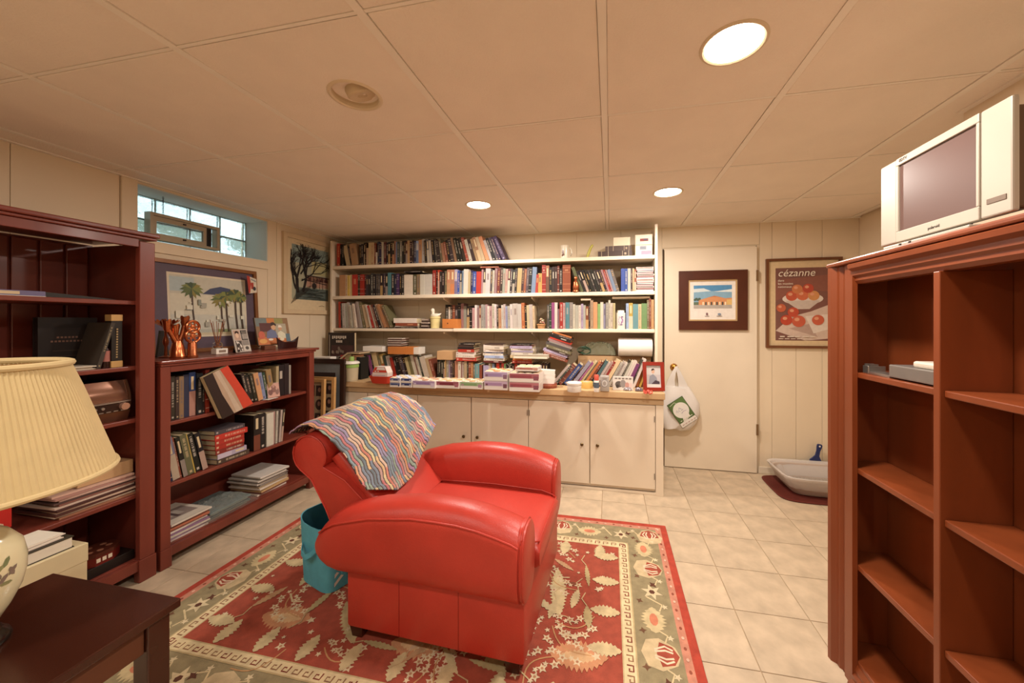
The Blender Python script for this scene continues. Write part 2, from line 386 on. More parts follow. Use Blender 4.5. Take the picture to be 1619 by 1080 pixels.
for px in (722, 851):
    X = onY(px, 520, YB).x
    MB().box(X-.008, X+.008, YB-.012, YB-.002, .7556, 1.18).build('shelf_standard', M_PAINT, sh)
    MB().box(X-.008, X+.008, YB-.012, YB-.002, 1.22, 1.49).build('shelf_standard', M_PAINT, sh)
    for z in SH[1:]:
        q = MB().prism([(YB-.012, z-.032), (YB-.012, z-.10), (YB-.03, z-.10), (SYF+.03, z-.045), (SYF+.03, z-.032)], X-.005, X+.005, 'x')
        q.build('shelf_bracket', M_PAINT, sh)
# worktop and cabinets
CT = .755; CYF = 2.83
wt = thing('counter_top', 'tan wooden counter top under the book shelves crowded with books and boxes', 'counter', (0, 0, 0))
M_TOP = mat('tan_counter_wood', '#c9a77c', .4, var=.1, scale=6, stretch=(.15, 1, 1), coat=.1)
MB().bev(-2.735, .392, CYF-.02, YB-.002, CT-.047, CT, .004).build('worktop', M_TOP, wt)
MB().bev(-2.735, .385, CYF-.002, CYF+.02, CT-.092, CT-.048, .003).build('apron', mat('tan_apron_paint', '#bfa37e', .5), wt)
UE = [-2.52, -1.575, -.625, .328]
def cab(x0, x1, where, doors):
    t = thing('base_cabinet', 'cream two-door base cabinet '+where, 'cabinet', ((x0+x1)/2, CYF+.02, 0), 0, 'cream cabinets under the counter')
    hw = (x1-x0)/2
    bb = MB().box(-hw+.001, hw-.001, .002, .55, .02, CT-.05).build('body', M_PAINT, t)
    for s in (-1, 1):
        a, b = (-hw+.002, -.0035) if s < 0 else (.0035, hw-.002)
        d = MB().bev(a, b, -.02, 0, .045, CT-.096, .0025).build('door', M_PAINT, t)
        kx = -.058 if s < 0 else .058
        k = MB(); k.M = Matrix.Translation((kx, -.02, .345)) @ Matrix.Rotation(PI/2, 4, 'X')
        k.lathe([(.001, 0), (.006, 0), (.005, .010), (.012, .016), (.013, .021), (.009, .026), (.001, .027)], 16)
        k.build('knob', mat('aged_brass_knob', '#6d5a3c', .35, .8), d, smooth=True)
        for z in (.56, .14): MB().box((a+.004 if s < 0 else b-.008), (a+.008 if s < 0 else b-.004), -.0245, -.0195, z-.022, z+.022).build('hinge', mat('dark_hinge', '#5a4a38', .5, .5), d)
    return t
cab(UE[0], UE[1], 'next to the window wall behind the armchair', 2)
cab(UE[1], UE[2], 'in the middle of the row behind the armchair', 2)
cab(UE[2], UE[3], 'at the door end of the counter', 2)
ep = thing('cabinet_end_panel', 'cream filler strip closing the counter base beside the door', 'panel', (0, 0, 0))
MB().bev(.329, .383, CYF-.004, YB-.03, .0, CT-.094, .002).build('panel', M_PAINT, ep)
struct(MB().bev(-2.735, .386, CYF+.004, CYF+.018, 0, .0195, .003).build('trim_2', M_PAINT), 'cream toe strip under the cabinets')

# ================================================================== LEFT BOOKCASES
XF = -2.24
def stile_foot(b, x0, x1, y0, y1, h=.11):
    b.bev(x0, x1, y0, y1, 0, h, .003)
tall = thing('tall_bookcase', 'tall dark cherry bookcase with grooved back and a stereo', 'bookcase', (0, 0, 0))
TY0_, TY1 = .52, 1.432; TXB = -2.66; TZ = 1.712
MB().bev(TXB, XF-.012, TY1-.022, TY1-.002, .02, TZ-.05, .002).build('side_panel', M_CHERRY, tall)
MB().bev(TXB, XF-.012, TY0_+.002, TY0_+.022, .02, TZ-.05, .002).build('side_panel', M_CHERRY, tall)
MB().bev(XF-.03, XF, TY1-.062, TY1, .11, TZ-.045, .003).build('stile', M_CHERRY, tall)
MB().bev(XF-.03, XF, TY0_, TY0_+.062, .11, TZ-.045, .003).build('stile', M_CHERRY, tall)
for a in ((TY1-.066, TY1+.004), (TY0_-.004, TY0_+.066)): MB().bev(XF-.034, XF+.004, a[0], a[1], 0, .11, .003).build('foot', M_CHERRY, tall)
MB().bev(TXB-.02, XF+.018, TY0_-.02, TY1+.012, TZ-.02, TZ, .005).build('top', M_CHERRY, tall)
MB().bev(TXB, XF+.008, TY0_-.01, TY1+.006, TZ-.034, TZ-.021, .004).build('cornice', M_CHERRY, tall)
MB().bev(XF-.028, XF-.003, TY0_+.063, TY1-.063, TZ-.075, TZ-.035, .002).build('top_rail', M_CHERRY, tall)
MB().bev(XF-.028, XF-.005, TY0_+.063, TY1-.063, .058, .108, .002).build('bottom_rail', M_CHERRY, tall)
n = 10; ww = (TY1-TY0_-.048)/n
for k in range(n): MB().bev(TXB, TXB+.012, TY0_+.024+k*ww+.004, TY0_+.024+(k+1)*ww-.004, .11, TZ-.05, .004).build('back_board', M_CHERRY, tall)
MB().box(TXB-.006, TXB-.001, TY0_+.004, TY1-.004, .05, TZ-.04).build('back_panel', M_CHERRY, tall)
TSH = [1.376, 1.057, .800, .428, .110]
for z in TSH: MB().bev(TXB+.013, XF-.032, TY0_+.023, TY1-.023, z-.02, z, .003).build('shelf', M_CHERRY, tall)
low = thing('low_bookcase', 'low dark cherry bookcase with pictures and copper vases on top', 'bookcase', (0, 0, 0))
LY0, LY1 = 1.455, 2.455; LXB = -2.62; LZ = 1.072
MB().bev(LXB, XF-.012, LY0+.002, LY0+.022, .02, LZ-.03, .002).build('side_panel', M_CHERRY, low)
MB().bev(LXB, XF-.012, LY1-.022, LY1-.002, .02, LZ-.03, .002).build('side_panel', M_CHERRY, low)
MB().bev(XF-.03, XF, LY0, LY0+.045, .10, LZ-.03, .003).build('stile', M_CHERRY, low)
MB().bev(XF-.03, XF, LY1-.045, LY1, .10, LZ-.03, .003).build('stile', M_CHERRY, low)
for a in ((LY0-.003, LY0+.048), (LY1-.048, LY1+.003)): MB().bev(XF-.034, XF+.004, a[0], a[1], 0, .10, .003).build('foot', M_CHERRY, low)
MB().bev(LXB-.06, XF+.016, LY0-.008, LY1+.035, LZ-.016, LZ, .004).build('top', M_CHERRY, low)
MB().bev(LXB, XF+.007, LY0-.002, LY1+.012, LZ-.029, LZ-.017, .003).build('cornice', M_CHERRY, low)
MB().bev(XF-.026, XF-.003, LY0+.046, LY1-.046, LZ-.062, LZ-.030, .002).build('top_rail', M_CHERRY, low)
MB().bev(XF-.026, XF-.003, LY0+.046, LY1-.046, .050, .098, .002).build('bottom_rail', M_CHERRY, low)
MB().box(LXB, LXB+.006, LY0+.023, LY1-.023, .06, LZ-.03).build('back_panel', M_CHERRY, low)
LSH = [.745, .420, .100]
for z in LSH: MB().bev(LXB+.007, XF-.031, LY0+.023, LY1-.023, z-.02, z, .003).build('shelf', M_CHERRY, low)

# ================================================================== RIGHT BOOKCASE AND TELEVISION
rc = thing('display_bookcase', 'orange cherry bookcase with a moulded frame and mostly empty shelves', 'bookcase', (0, 0, 0))
RX = .824; RY1, RY0 = 1.612, .62; RZ = 1.493; RB = .99
MB().bev(RX-.012, RB+.03, RY0-.01, RY1+.008, RZ-.016, RZ, .005).build('top', M_ORWOOD, rc)
def mould(name, y0, y1, z0, z1, ax):
    b = MB()
    if ax == 'v':
        s = 1 if y1 > 1 else -1
        w_ = y1-y0
        pr = [(RX+.02, 0), (RX-.004, 0), (RX-.012, .006), (RX-.010, .022), (RX+.004, .034), (RX+.004, .05), (RX+.012, .058), (RX+.012, .075), (RX+.004, .080), (RX+.004, w_), (RX+.02, w_)]
        pr = [(x, (y1-t) if s > 0 else (y0+t)) for x, t in pr]
        b.prism(pr, z0, z1, 'z')
    else:
        h_ = z1-z0
        pr = [(RX+.05, 0), (RX-.004, 0), (RX-.012, .005), (RX-.010, .018), (RX+.004, .028), (RX+.004, .042), (RX+.012, .050), (RX+.012, .06), (RX+.02, h_), (RX+.05, h_)]
        pr = [(x, (z1-t) if z1 > 1 else (z0+t)) for x, t in pr]
        b.prism(pr, y0, y1, 'y')
    return b.build(name, M_ORWOOD, rc)
mould('stile', RY1-.122, RY1, .0, RZ-.017, 'v'); mould('stile', RY0, RY0+.122, .0, RZ-.017, 'v')
mould('top_rail', RY0+.122, RY1-.122, RZ-.088, RZ-.017, 'h'); mould('bottom_rail', RY0+.122, RY1-.122, .0, .078, 'h')
MB().bev(RX+.021, RB+.02, RY1-.028, RY1-.008, 0, RZ-.018, .002).build('side_panel', M_ORWOOD, rc)
MB().bev(RX+.021, RB+.02, RY0+.008, RY0+.028, 0, RZ-.018, .002).build('side_panel', M_ORWOOD, rc)
MB().box(RB+.001, RB+.012, RY0+.029, RY1-.029, .02, RZ-.018).build('back_panel', M_ORWOOD, rc)
PY0, PY1 = 1.152, 1.172
MB().bev(RX+.012, RB, PY0, PY1, .078, RZ-.088, .002).build('divider', M_ORWOOD, rc)
for z in (1.096, .763, .427, .092):
    for (a, b) in ((PY1+.001, RY1-.03), (RY0+.03, PY0-.001)):
        MB().bev(RX+.021, RB, a, b, z-.018, z, .0025).build('shelf', M_ORWOOD, rc)
# television
tv = thing('television', 'silver flat television standing on the orange cherry bookcase', 'television', (.86, 1.405, RZ+.001))
M_SILV = mat('silver_tv_plastic', '#aaa092', .35, .15, var=.02)
M_SCR = mat('dark_tv_screen', '#5a423c', .3, var=.02, spec=.7)
TVW, TVB, TVT = .402, .022, .276
MB().bev(0, .014, -.068, 0, TVB, TVT, .004).build('speaker_panel', M_SILV, tv)
MB().bev(0, .014, -TVW, -TVW+.072, TVB, TVT, .004).build('speaker_panel', M_SILV, tv)
bz_ = MB(); a, c = -TVW+.073, -.069
bz_.bev(-.002, .014, a, c, TVB, TVB+.032, .002).bev(-.002, .014, a, c, TVT-.022, TVT, .002).bev(-.002, .014, a, a+.008, TVB+.032, TVT-.022, .002).bev(-.002, .014, c-.008, c, TVB+.032, TVT-.022, .002)
bz_.build('bezel', M_SILV, tv)
MB().box(.004, .010, a+.008, c-.008, TVB+.032, TVT-.022).build('screen', M_SCR, tv)
MB().bev(.0145, .06, -TVW+.02, -.02, TVB+.01, TVT-.012, .006).build('back_cover', mat('brown_tv_back', '#5b432e', .5), tv)
MB().bev(-.03, .11, -.34, -.06, 0, .010, .003).build('base', M_SILV, tv)
MB().bev(.016, .05, -.25, -.15, .010, TVB+.03, .002).build('neck', M_BLACK, tv)
for y in (-.13, -.165): MB().box(-.0315, -.029, y-.004, y+.004, .002, .008).build('foot_stud', M_BLACK, tv)
MB().bev(-.0015, .0, -TVW+.012, -TVW+.056, TVB+.030, TVB+.042, .0006).build('badge', mat('badge_grey', '#6b5a4c', .4), tv)
M_INK = mat('dark_ink', '#43372f', .6, var=0)
text('lettering', 'EDTV', .012, M_INK, tv, (-.0025, c-.028, TVT-.010), (PI/2, 0, -PI/2))
text('lettering', 'polaroid', .011, M_INK, tv, (-.0025, (a+c)/2-.005, TVB+.014), (PI/2, 0, -PI/2))

# ================================================================== ARMCHAIR
AC = thing('armchair', 'red leather club armchair with rolled arms in the middle of the rug', 'armchair', (-.635, 1.605, .0), (0, 0, math.radians(-2)))
BX0, BX1, BW = -.375, .355, .335      # base in chair coordinates: x to the front, y to the far side
def sel(t, n): return math.copysign(abs(math.cos(t))**(2/n), math.cos(t)), math.copysign(abs(math.sin(t))**(2/n), math.sin(t))
def interp(tab, x):
    for (a, va), (b, vb) in zip(tab[:-1], tab[1:]):
        if x <= b: t = (x-a)/(b-a); t = max(0, min(1, t)); return va+(vb-va)*t
    return tab[-1][1]
base = MB(); NS = 26
base.bev(BX0, BX1, -BW, BW, .065, .34, .012)
base.build('base', M_LEATH, AC, smooth=True)
for x in (BX0+.235, BX0+.48): MB().box(x-.0012, x+.0012, -BW-.0012, -BW+.002, .072, .31).build('side_seam', mat('dull_red_seam', '#8c1d12', .6), AC)
M_FOOT = mat('dark_walnut_foot', '#3a170d', .35)
for x in (BX0+.03, BX1-.05):
    for y in (-BW+.045, BW-.045):
        MB().loft([[(x+sx*.030, y+sy*.030, z) for sx, sy in ((-1, -1), (1, -1), (1, 1), (-1, 1))] for z in (.068,)]+[[(x+sx*.022, y+sy*.022, .0128) for sx, sy in ((-1, -1), (1, -1), (1, 1), (-1, 1))]]).build('foot', M_FOOT, AC)
def arm(s):
    rings = []; welt = []; n = 40
    xs = [-.50, -.496, -.485, -.465, -.435, -.39, -.32, -.24, -.15, -.06, .03, .12, .20, .27, .32, .345]
    ztop = [(-.5, .50), (-.40, .545), (-.25, .592), (-.05, .622), (.1, .622), (.22, .605), (.32, .575), (.345, .562)]
    for x in xs:
        zt = interp(ztop, x)-(.018 if s < 0 else 0); zb = .285
        k = math.sqrt(max(0.02, 1-((x+.39)/.113)**2)) if x < -.39 else 1
        hw = .094*(.55+.45*k); zc = (zt+zb)/2; hz = (zt-zb)/2*k
        y0 = s*(.300)
        ring = []
        for i in range(n):
            cx, sz = sel(2*PI*i/n, 2.7); ring.append((x, y0+s*hw*cx, zc+hz*sz))
        rings.append(ring)
        if -.47 < x: welt.append((x, y0+s*hw*.90*1.0+s*.004, zc+hz*.72))
    a_ = MB().loft(rings).build('arm', M_LEATH, AC, smooth=True)
    # rounded front plate
    pl = []
    for (x, g) in ((.340, .985), (.352, 1.0), (.362, .97), (.366, .90)):
        ring = []
        for i in range(n):
            cx, sz = sel(2*PI*i/n, 2.7); ring.append((x, s*.300+s*.088*g*cx, (.558+.285)/2+(.558-.285)/2*g*sz))
        pl.append(ring)
    MB().loft(pl).build('front_plate', M_LEATH, a_, smooth=True)
    MB().tube(welt, .0035, 6).build('welt', M_LEATH, a_, smooth=True)
    MB().tube([(x+.001, y, z) for x, y, z in pl[1]], .0035, 6, closed=True).build('welt', M_LEATH, a_, smooth=True)
arm(-1); arm(1)
cu = []
for x in [-.30, -.28, -.2, -.05, .1, .22, .30, .345, .368, .378, .382]:
    t = 1 if x < .30 else math.sqrt(max(.0, 1-((x-.30)/.0835)**2))
    zt = .405+.035*t+.012*math.sin((x+.3)/.65*PI); zb = .345-.0*t
    zc = (zt+zb)/2+(0 if x < .3 else 0); hz = (zt-zb)/2*(.55+.45*t)
    ring = []
    for i in range(44):
        cx, sz = sel(2*PI*i/44, 5); ring.append((x, .214*cx, (.445+.302)/2-.004+(zt-.302)/2*sz*(.6+.4*t)))
    cu.append(ring)
MB().loft(cu).build('seat_cushion', M_LEATH, AC, smooth=True)
fr = 7
wl_ = [(x, -.204, interp([(-.3, .432), (.0, .447), (.3, .440), (.372, .42)], x)) for x in (-.25, -.1, .05, .2, .3, .35)]
wl_ += [(.374, y, .423) for y in (-.185, -.09, 0, .09, .185)]+[(x, .204, interp([(-.3, .432), (.0, .447), (.3, .440), (.372, .42)], x)) for x in (.35, .3, .2, .05, -.1, -.25)]
MB().tube(wl_, .0032, 6).build('welt', M_LEATH, AC, smooth=True)
# back with a rolled top
def backprof(y):
    k = 1-(y/.26)**2; f = (y+.25)/.5; up = .02*k+.05*f; fw = .06*f
    c = Vector((-.640+fw, 0, .690+up)); r = .082+.006*k
    pts = []
    for i in range(15):
        a = math.radians(-35+i*(270)/14)
        pts.append((c.x+r*math.cos(a)*1.05, c.z+r*math.sin(a)))
    rear = [(-.63+fw, .585+up*.5), (-.555+fw*.5, .47), (-.50, .36), (-.43, .30)]
    front = [(-.27, .36), (-.275, .44), (-.36, .52), (-.46+fw, .60+up*.3)]
    return pts+rear+front
rings = []
for y in (-.248, -.245, -.2, -.1, 0, .1, .2, .245, .248):
    q = .965 if abs(y) > .247 else 1
    P = backprof(y); mx = sum(p[0] for p in P)/len(P); mz = sum(p[1] for p in P)/len(P)
    rings.append([(mx+(p[0]-mx)*q, y, mz+(p[1]-mz)*q) for p in P])
back = MB().loft(rings).build('back', M_LEATH, AC, smooth=True)
MB().tube([(p[0], -.249, p[1]) for p in backprof(-.245)], .0035, 6, closed=True).build('welt', M_LEATH, back, smooth=True)
bc = []
for k, (x, z) in enumerate([(-.530, .70), (-.505, .715), (-.44, .655), (-.35, .56), (-.27, .475), (-.235, .445), (-.25, .43)]):
    t = 1 if 0 < k < 6 else .9
    ring = []
    dx, dz = .62, -.78; nx, nz = .78, .62
    for i in range(36):
        cx, sz = sel(2*PI*i/36, 4); ring.append((x-.03+nx*.042*sz*t, .222*cx*t, z-.03+nz*.042*sz*t))
    bc.append(ring)
MB().loft(bc).build('back_cushion', M_LEATH, AC, smooth=True)

# knitted throw over the back
m = bpy.data.materials.new('knitted_stripe_wool'); m.use_nodes = True; nt = m.node_tree; N = nt.nodes; L = nt.links; p = N['Principled BSDF']; p.inputs['Roughness'].default_value = .9
at = N.new('ShaderNodeAttribute'); at.attribute_name = 'Col'; L.new(at.outputs['Color'], p.inputs['Base Color'])
nz = N.new('ShaderNodeTexNoise'); nz.inputs['Scale'].default_value = 260; bp = N.new('ShaderNodeBump'); bp.inputs['Strength'].default_value = .6; bp.inputs['Distance'].default_value = .003
L.new(nz.outputs['Fac'], bp.inputs['Height']); L.new(bp.outputs[0], p.inputs['Normal'])
M_WOOL = m
th = thing('knitted_throw', 'multicoloured striped knitted throw draped over the red armchair back', 'blanket', (-.635, 1.605, 0), (0, 0, math.radians(-2)))
path0 = [(-.765, .63), (-.762, .70), (-.735, .762), (-.69, .800), (-.64, .812), (-.58, .800), (-.535, .775), (-.47, .712), (-.405, .638), (-.345, .567), (-.285, .497), (-.235, .460), (-.16, .455), (-.08, .458)]
pl_ = [0]
for a, b in zip(path0[:-1], path0[1:]): pl_.append(pl_[-1]+math.hypot(b[0]-a[0], b[1]-a[1]))
def onpath(s):
    for k in range(len(pl_)-1):
        if s <= pl_[k+1] or k == len(pl_)-2:
            t = (s-pl_[k])/(pl_[k+1]-pl_[k]); a, b = path0[k], path0[k+1]
            nx, nz_ = -(b[1]-a[1]), (b[0]-a[0]); l = math.hypot(nx, nz_)
            return a[0]+(b[0]-a[0])*t, a[1]+(b[1]-a[1])*t, nx/l, nz_/l
NU, NV = 380, 130; YA, YZ = -.262, .325
PAL = ['#c98676', '#d6b68c', '#6f7a82', '#a383a0', '#b99890', '#85989f', '#d3c59a', '#bf7a7c', '#90a294', '#cd9674', '#9a90ac', '#b8a698', '#d9bda8', '#7f8a98']
RS = random.Random(3); NST = 38
scol = [[RS.choice(PAL) for _ in range(8)] for _ in range(NST+4)]
vs_, cs_ = [], []
def smooth(a, b, x): t = max(0, min(1, (x-a)/(b-a))); return t*t*(3-2*t)
for i in range(NU+1):
    u = i/NU; y = YA+(YZ-YA)*u
    smin = .10+.05*(1-u)-.03*math.sin(u*7)
    smax = .72-.03*abs(u-.2) if u < .42 else .72-.03*.22-(u-.42)*.30
    if u < .22: smax -= (.22-u)*.35
    for j in range(NV+1):
        v = j/NV; s = smin+(smax-smin)*v
        x, z, nx, nz_ = onpath(s)
        k = max(0, 1-(y/.26)**2); f = max(0, min(1, (y+.25)/.5)); g_ = (1 if z > .6 else max(0, (z-.45)/.15)); up = (.02*k+.05*f)*g_; x += .06*f*g_
        wob = .28*math.sin(v*46+u*21)+.6*math.sin(v*7+u*5)
        su = u*NST+wob*.85; fr_ = su-math.floor(su)
        ridge = .0045*math.sin(PI*fr_)**.7
        # soft folds
        fold = .004*math.sin(u*23+v*3)+.003*math.sin(v*15+u*9)
        off = .010+ridge+fold*.7+(.004 if v > .96 or v < .04 else 0)
        at_ = interp([(-.5, .50), (-.40, .545), (-.25, .592), (-.05, .622), (.1, .622)], x)+.012
        wgt = smooth(.17, .235, y); zf = z+up
        if z < .78 and x > -.6: zf = zf+(max(zf, at_)-zf)*wgt
        over = max(0, y-.255); zf -= over*.25
        vs_.append((x+nx*off, y+.006*math.sin(v*11)*(1 if u in (0, 1) else 1), zf+nz_*off))
faces = []
for i in range(NU):
    for j in range(NV):
        a = i*(NV+1)+j; faces.append((a, a+NV+1, a+NV+2, a+1))
        u, v = (i+.5)/NU, (j+.5)/NV
        wob = .28*math.sin(v*46+u*21)+.6*math.sin(v*7+u*5); su = u*NST+wob*.85
        k = int(math.floor(su)) % NST; fr_ = su-math.floor(su)
        seg = int((v+.13*math.sin(k*2.3))*6.5+k*.37) % 8
        c = hx(scol[k][seg]); dark = hx('#4b403c')
        t = 0 if fr_ < .5 else 1
        cs_.append(tuple(c[q]*(1-t)+dark[q]*t for q in range(3)))
tb = MB(); tb.v = [Vector(v) for v in vs_]; tb.f = faces; tb.c = cs_; tb.m = [0]*len(faces)
tho = tb.build('throw_cloth', M_WOOL, th, smooth=True)
sd = tho.modifiers.new('thick', 'SOLIDIFY'); sd.thickness = .005; sd.offset = -1

# blue tote
TB = thing('tote_bag', 'open turquoise felt storage tote with white stripes behind the armchair', 'bag', (-1.352, 1.592, .0128), (0, 0, math.radians(-19)))
M_TEAL = mat('turquoise_felt', '#58a9bf', .85, var=.06, scale=30, bump=.3, bscale=300)
M_TEALD = mat('dark_teal_lining', '#1e5a68', .9, var=.06, scale=30)
def tote_ring(z, g):
    w_, d_ = .12+.010*z/.3, .092+.012*z/.3; pts = []
    for i in range(32):
        cx, sy = sel(2*PI*i/32, 4.5); pts.append((w_*g*cx, d_*g*sy, z+(.03*abs(cx)**3 if z > .25 else 0)))
    return pts
o1 = [tote_ring(z, 1) for z in (0, .01, .09, .18, .29)]; inn = [tote_ring(z, .955) for z in (.29, .18, .09, .012)]
MB().loft(o1+inn[:1], caps=False).build('shell', M_TEAL, TB, smooth=True)
MB().loft(inn, caps=False).build('lining', M_TEALD, TB, smooth=True)
MB().poly([(p[0], p[1], .004) for p in tote_ring(0, .99)]).build('bottom', M_TEAL, TB)
for s in (-1, 1):
    hp = [(s*.127, -.045, .235), (s*.140, -.043, .19), (s*.152, -.03, .09), (s*.152, .03, .09), (s*.140, .043, .19), (s*.127, .045, .235)]
    st = MB()
    ho = [[(x, y-.012, z), (x+s*.004, y-.012, z), (x+s*.004, y+.012, z), (x, y+.012, z)] for x, y, z in hp]
    st.loft(ho); st.build('handle', M_TEAL, TB)
hp = [(-.07, -.099, .185), (-.045, -.118, .165), (0, -.126, .16), (.035, -.118, .18), (.055, -.1, .205)]
st = MB(); st.loft([[(x, y, z-.013), (x, y-.004, z-.013), (x, y-.004, z+.013), (x, y, z+.013)] for x, y, z in hp]); st.build('handle', M_TEAL, TB)
chv = []
for k in range(4):
    z0 = .02+k*.04
    chv.append(('#e8e4dc', [(-.06, z0), (.0, z0+.045), (.06, z0), (.06, z0+.018), (.0, z0+.063), (-.06, z0+.018)]))
e = flat('chevron_print', chv, TB, loc=(.1215, .0, 0), rot=(0, math.radians(2), PI/2))

# ================================================================== RUG
RGX0, RGX1, RGY0, RGY1 = -1.965, .338, .87, 2.414
rug = thing('rug', 'red and olive floral wool rug with a leafy border under the armchair', 'rug', ((RGX0+RGX1)/2, (RGY0+RGY1)/2, 0))
hxw, hyw = (RGX1-RGX0)/2, (RGY1-RGY0)/2
M_RUG = mat('rug_wool', rough=.95, var=.16, scale=28, vcol=True, bump=.4, bscale=320)
MB().bev(-hxw, hxw, -hyw, hyw, .0003, .0078, .003, col='#a8402f').build('pile', M_RUG, rug)
RR = random.Random(11); PO = []
def inset(d, c): PO.append((c, rect(-hxw+d, hxw-d, -hyw+d, hyw-d)))
CRM, OLV, PNK, RED, DRK, TAN, SAL = '#c3ae88', '#8f8262', '#bd8069', '#984634', '#5b3626', '#b5a076', '#c47a5c'
inset(.036, PNK); inset(.068, OLV)
def leaf(cx, cy, L, W, ang, c, teeth=7, jag=.34):
    teeth = int(teeth*1.6)
    pts = []
    up, dn = [], []
    for i in range(teeth*2+1):
        t = i/(teeth*2); w_ = W*math.sin(PI*min(1, t*1.02))**.7*(1 if i % 2 else 1-jag)
        up.append((t*L, w_)); dn.append((t*L, -w_))
    pts = up+dn[::-1][1:-1]; ca, sa = math.cos(ang), math.sin(ang)
    PO.append((c, [(cx+x*ca-y*sa, cy+x*sa+y*ca) for x, y in pts]))
def flower(cx, cy, r, c, n=5, cc=None):
    a0 = RR.random()*6
    PO.append((c, [(cx+r*(1 if k % 2 == 0 else .45)*math.cos(a0+PI*k/n), cy+r*(1 if k % 2 == 0 else .45)*math.sin(a0+PI*k/n)) for k in range(2*n)]))
    if cc: PO.append((cc, ell(cx, cy, r*.28, r*.28, 6)))
def branch(pts, w_, c): PO.append((c, stroke(pts, w_)))
def palmette(cx, cy, r, ang):
    ca, sa = math.cos(ang), math.sin(ang)
    T = lambda P: [(cx+x*ca-y*sa, cy+x*sa+y*ca) for x, y in P]
    PO.append((CRM, T([(-r*.9, 0), (-r*.6, r*.8), (r*.1, r*1.0), (r*.9, r*.55), (r*1.1, 0), (r*.9, -r*.55), (r*.1, -r*1.0), (-r*.6, -r*.8)])))
    PO.append((RED, T([(-r*.1, 0), (r*.1, r*.75), (r*.75, r*.55), (r*1.05, 0), (r*.75, -r*.55), (r*.1, -r*.75)])))
    for k in (-2, -1, 1, 2): PO.append(('#d6c1a4', T(stroke([(-r*.2, r*.12*k), (r*.35, r*.26*k), (r*.75, r*.16*k)], r*.11))))
# olive border motifs on all four sides
bm_ = .155
def border_side(n, horiz, sgn):
    ln = (hxw if horiz else hyw)
    for k in (range(n) if horiz else range(1, n-1)):
        t = -ln+.11+(2*ln-.22)*k/(n-1); q = sgn*((hyw if horiz else hxw)-bm_)
        cx, cy = (t, q) if horiz else (q, t); ang = (PI/2*sgn if horiz else (0 if sgn > 0 else PI))
        if k % 3 == 0: palmette(cx, cy, .072, ang)
        elif k % 3 == 1:
            leaf(cx-.07*(1 if horiz else 0), cy-.07*(0 if horiz else 1), .14, .055, 0 if horiz else PI/2, '#c2b087', 5); PO.append((SAL, ell(cx, cy, .034 if horiz else .018, .018 if horiz else .034, 10)))
        else:
            flower(cx+.01, cy, .05, '#cdbb96', 6, DRK); flower(cx+(.05 if horiz else .02), cy+(.02 if horiz else .05), .022, DRK, 4)
        dx, dy = (1, 0) if horiz else (0, 1)
        if k == n-1: continue
        branch([(cx+dx*.05+dy*.03, cy+dy*.05+dx*.03), (cx+dx*.09+dy*.045, cy+dy*.09+dx*.045), (cx+dx*.13+dy*-.02, cy+dy*.13-dx*.02)], .007, '#cdb98f')
        flower(cx+dx*.10-dy*.05, cy+dy*.10-dx*.05, .017, '#6b4a34', 4); flower(cx+dx*.08+dy*.055, cy+dy*.08+dx*.055, .016, '#d2c09c', 5)
border_side(13, True, 1); border_side(13, True, -1); border_side(9, False, 1); border_side(9, False, -1)
# pink guard dots
for s in (-1, 1):
    for k in range(44):
        PO.append(('#dcae98' if k % 2 else '#8a4a38', ell(-hxw+.06+k*(2*hxw-.12)/43, s*(hyw-.052), .008, .006, 6)))
    for k in range(30):
        PO.append(('#dcae98' if k % 2 else '#8a4a38', ell(s*(hxw-.052), -hyw+.06+k*(2*hyw-.12)/29, .006, .008, 6)))
inset(.236, TAN); inset(.242, '#d3c097')
# scroll guard: small meander hooks
def hook(cx, cy, s_, ang, c):
    ca, sa = math.cos(ang), math.sin(ang)
    P = [(-s_, -s_), (-s_, s_*.9), (s_*.9, s_*.9), (s_*.9, -s_*.3), (0, -s_*.3)]
    PO.append((c, stroke([(cx+x*ca-y*sa, cy+x*sa+y*ca) for x, y in P], s_*.5)))
for s in (-1, 1):
    nn = 40
    for k in range(nn): hook(-hxw+.27+k*(2*hxw-.54)/(nn-1), s*(hyw-.264), .0125, 0 if s > 0 else PI, '#8a6548' if k % 3 else '#7a3a2a')
    nn = 25
    for k in range(nn): hook(s*(hxw-.264), -hyw+.27+k*(2*hyw-.54)/(nn-1), .0125, -PI/2*s, '#8a6548' if k % 3 else '#7a3a2a')
inset(.286, '#b9a57c'); inset(.291, RED)
fx, fy = hxw-.291, hyw-.291
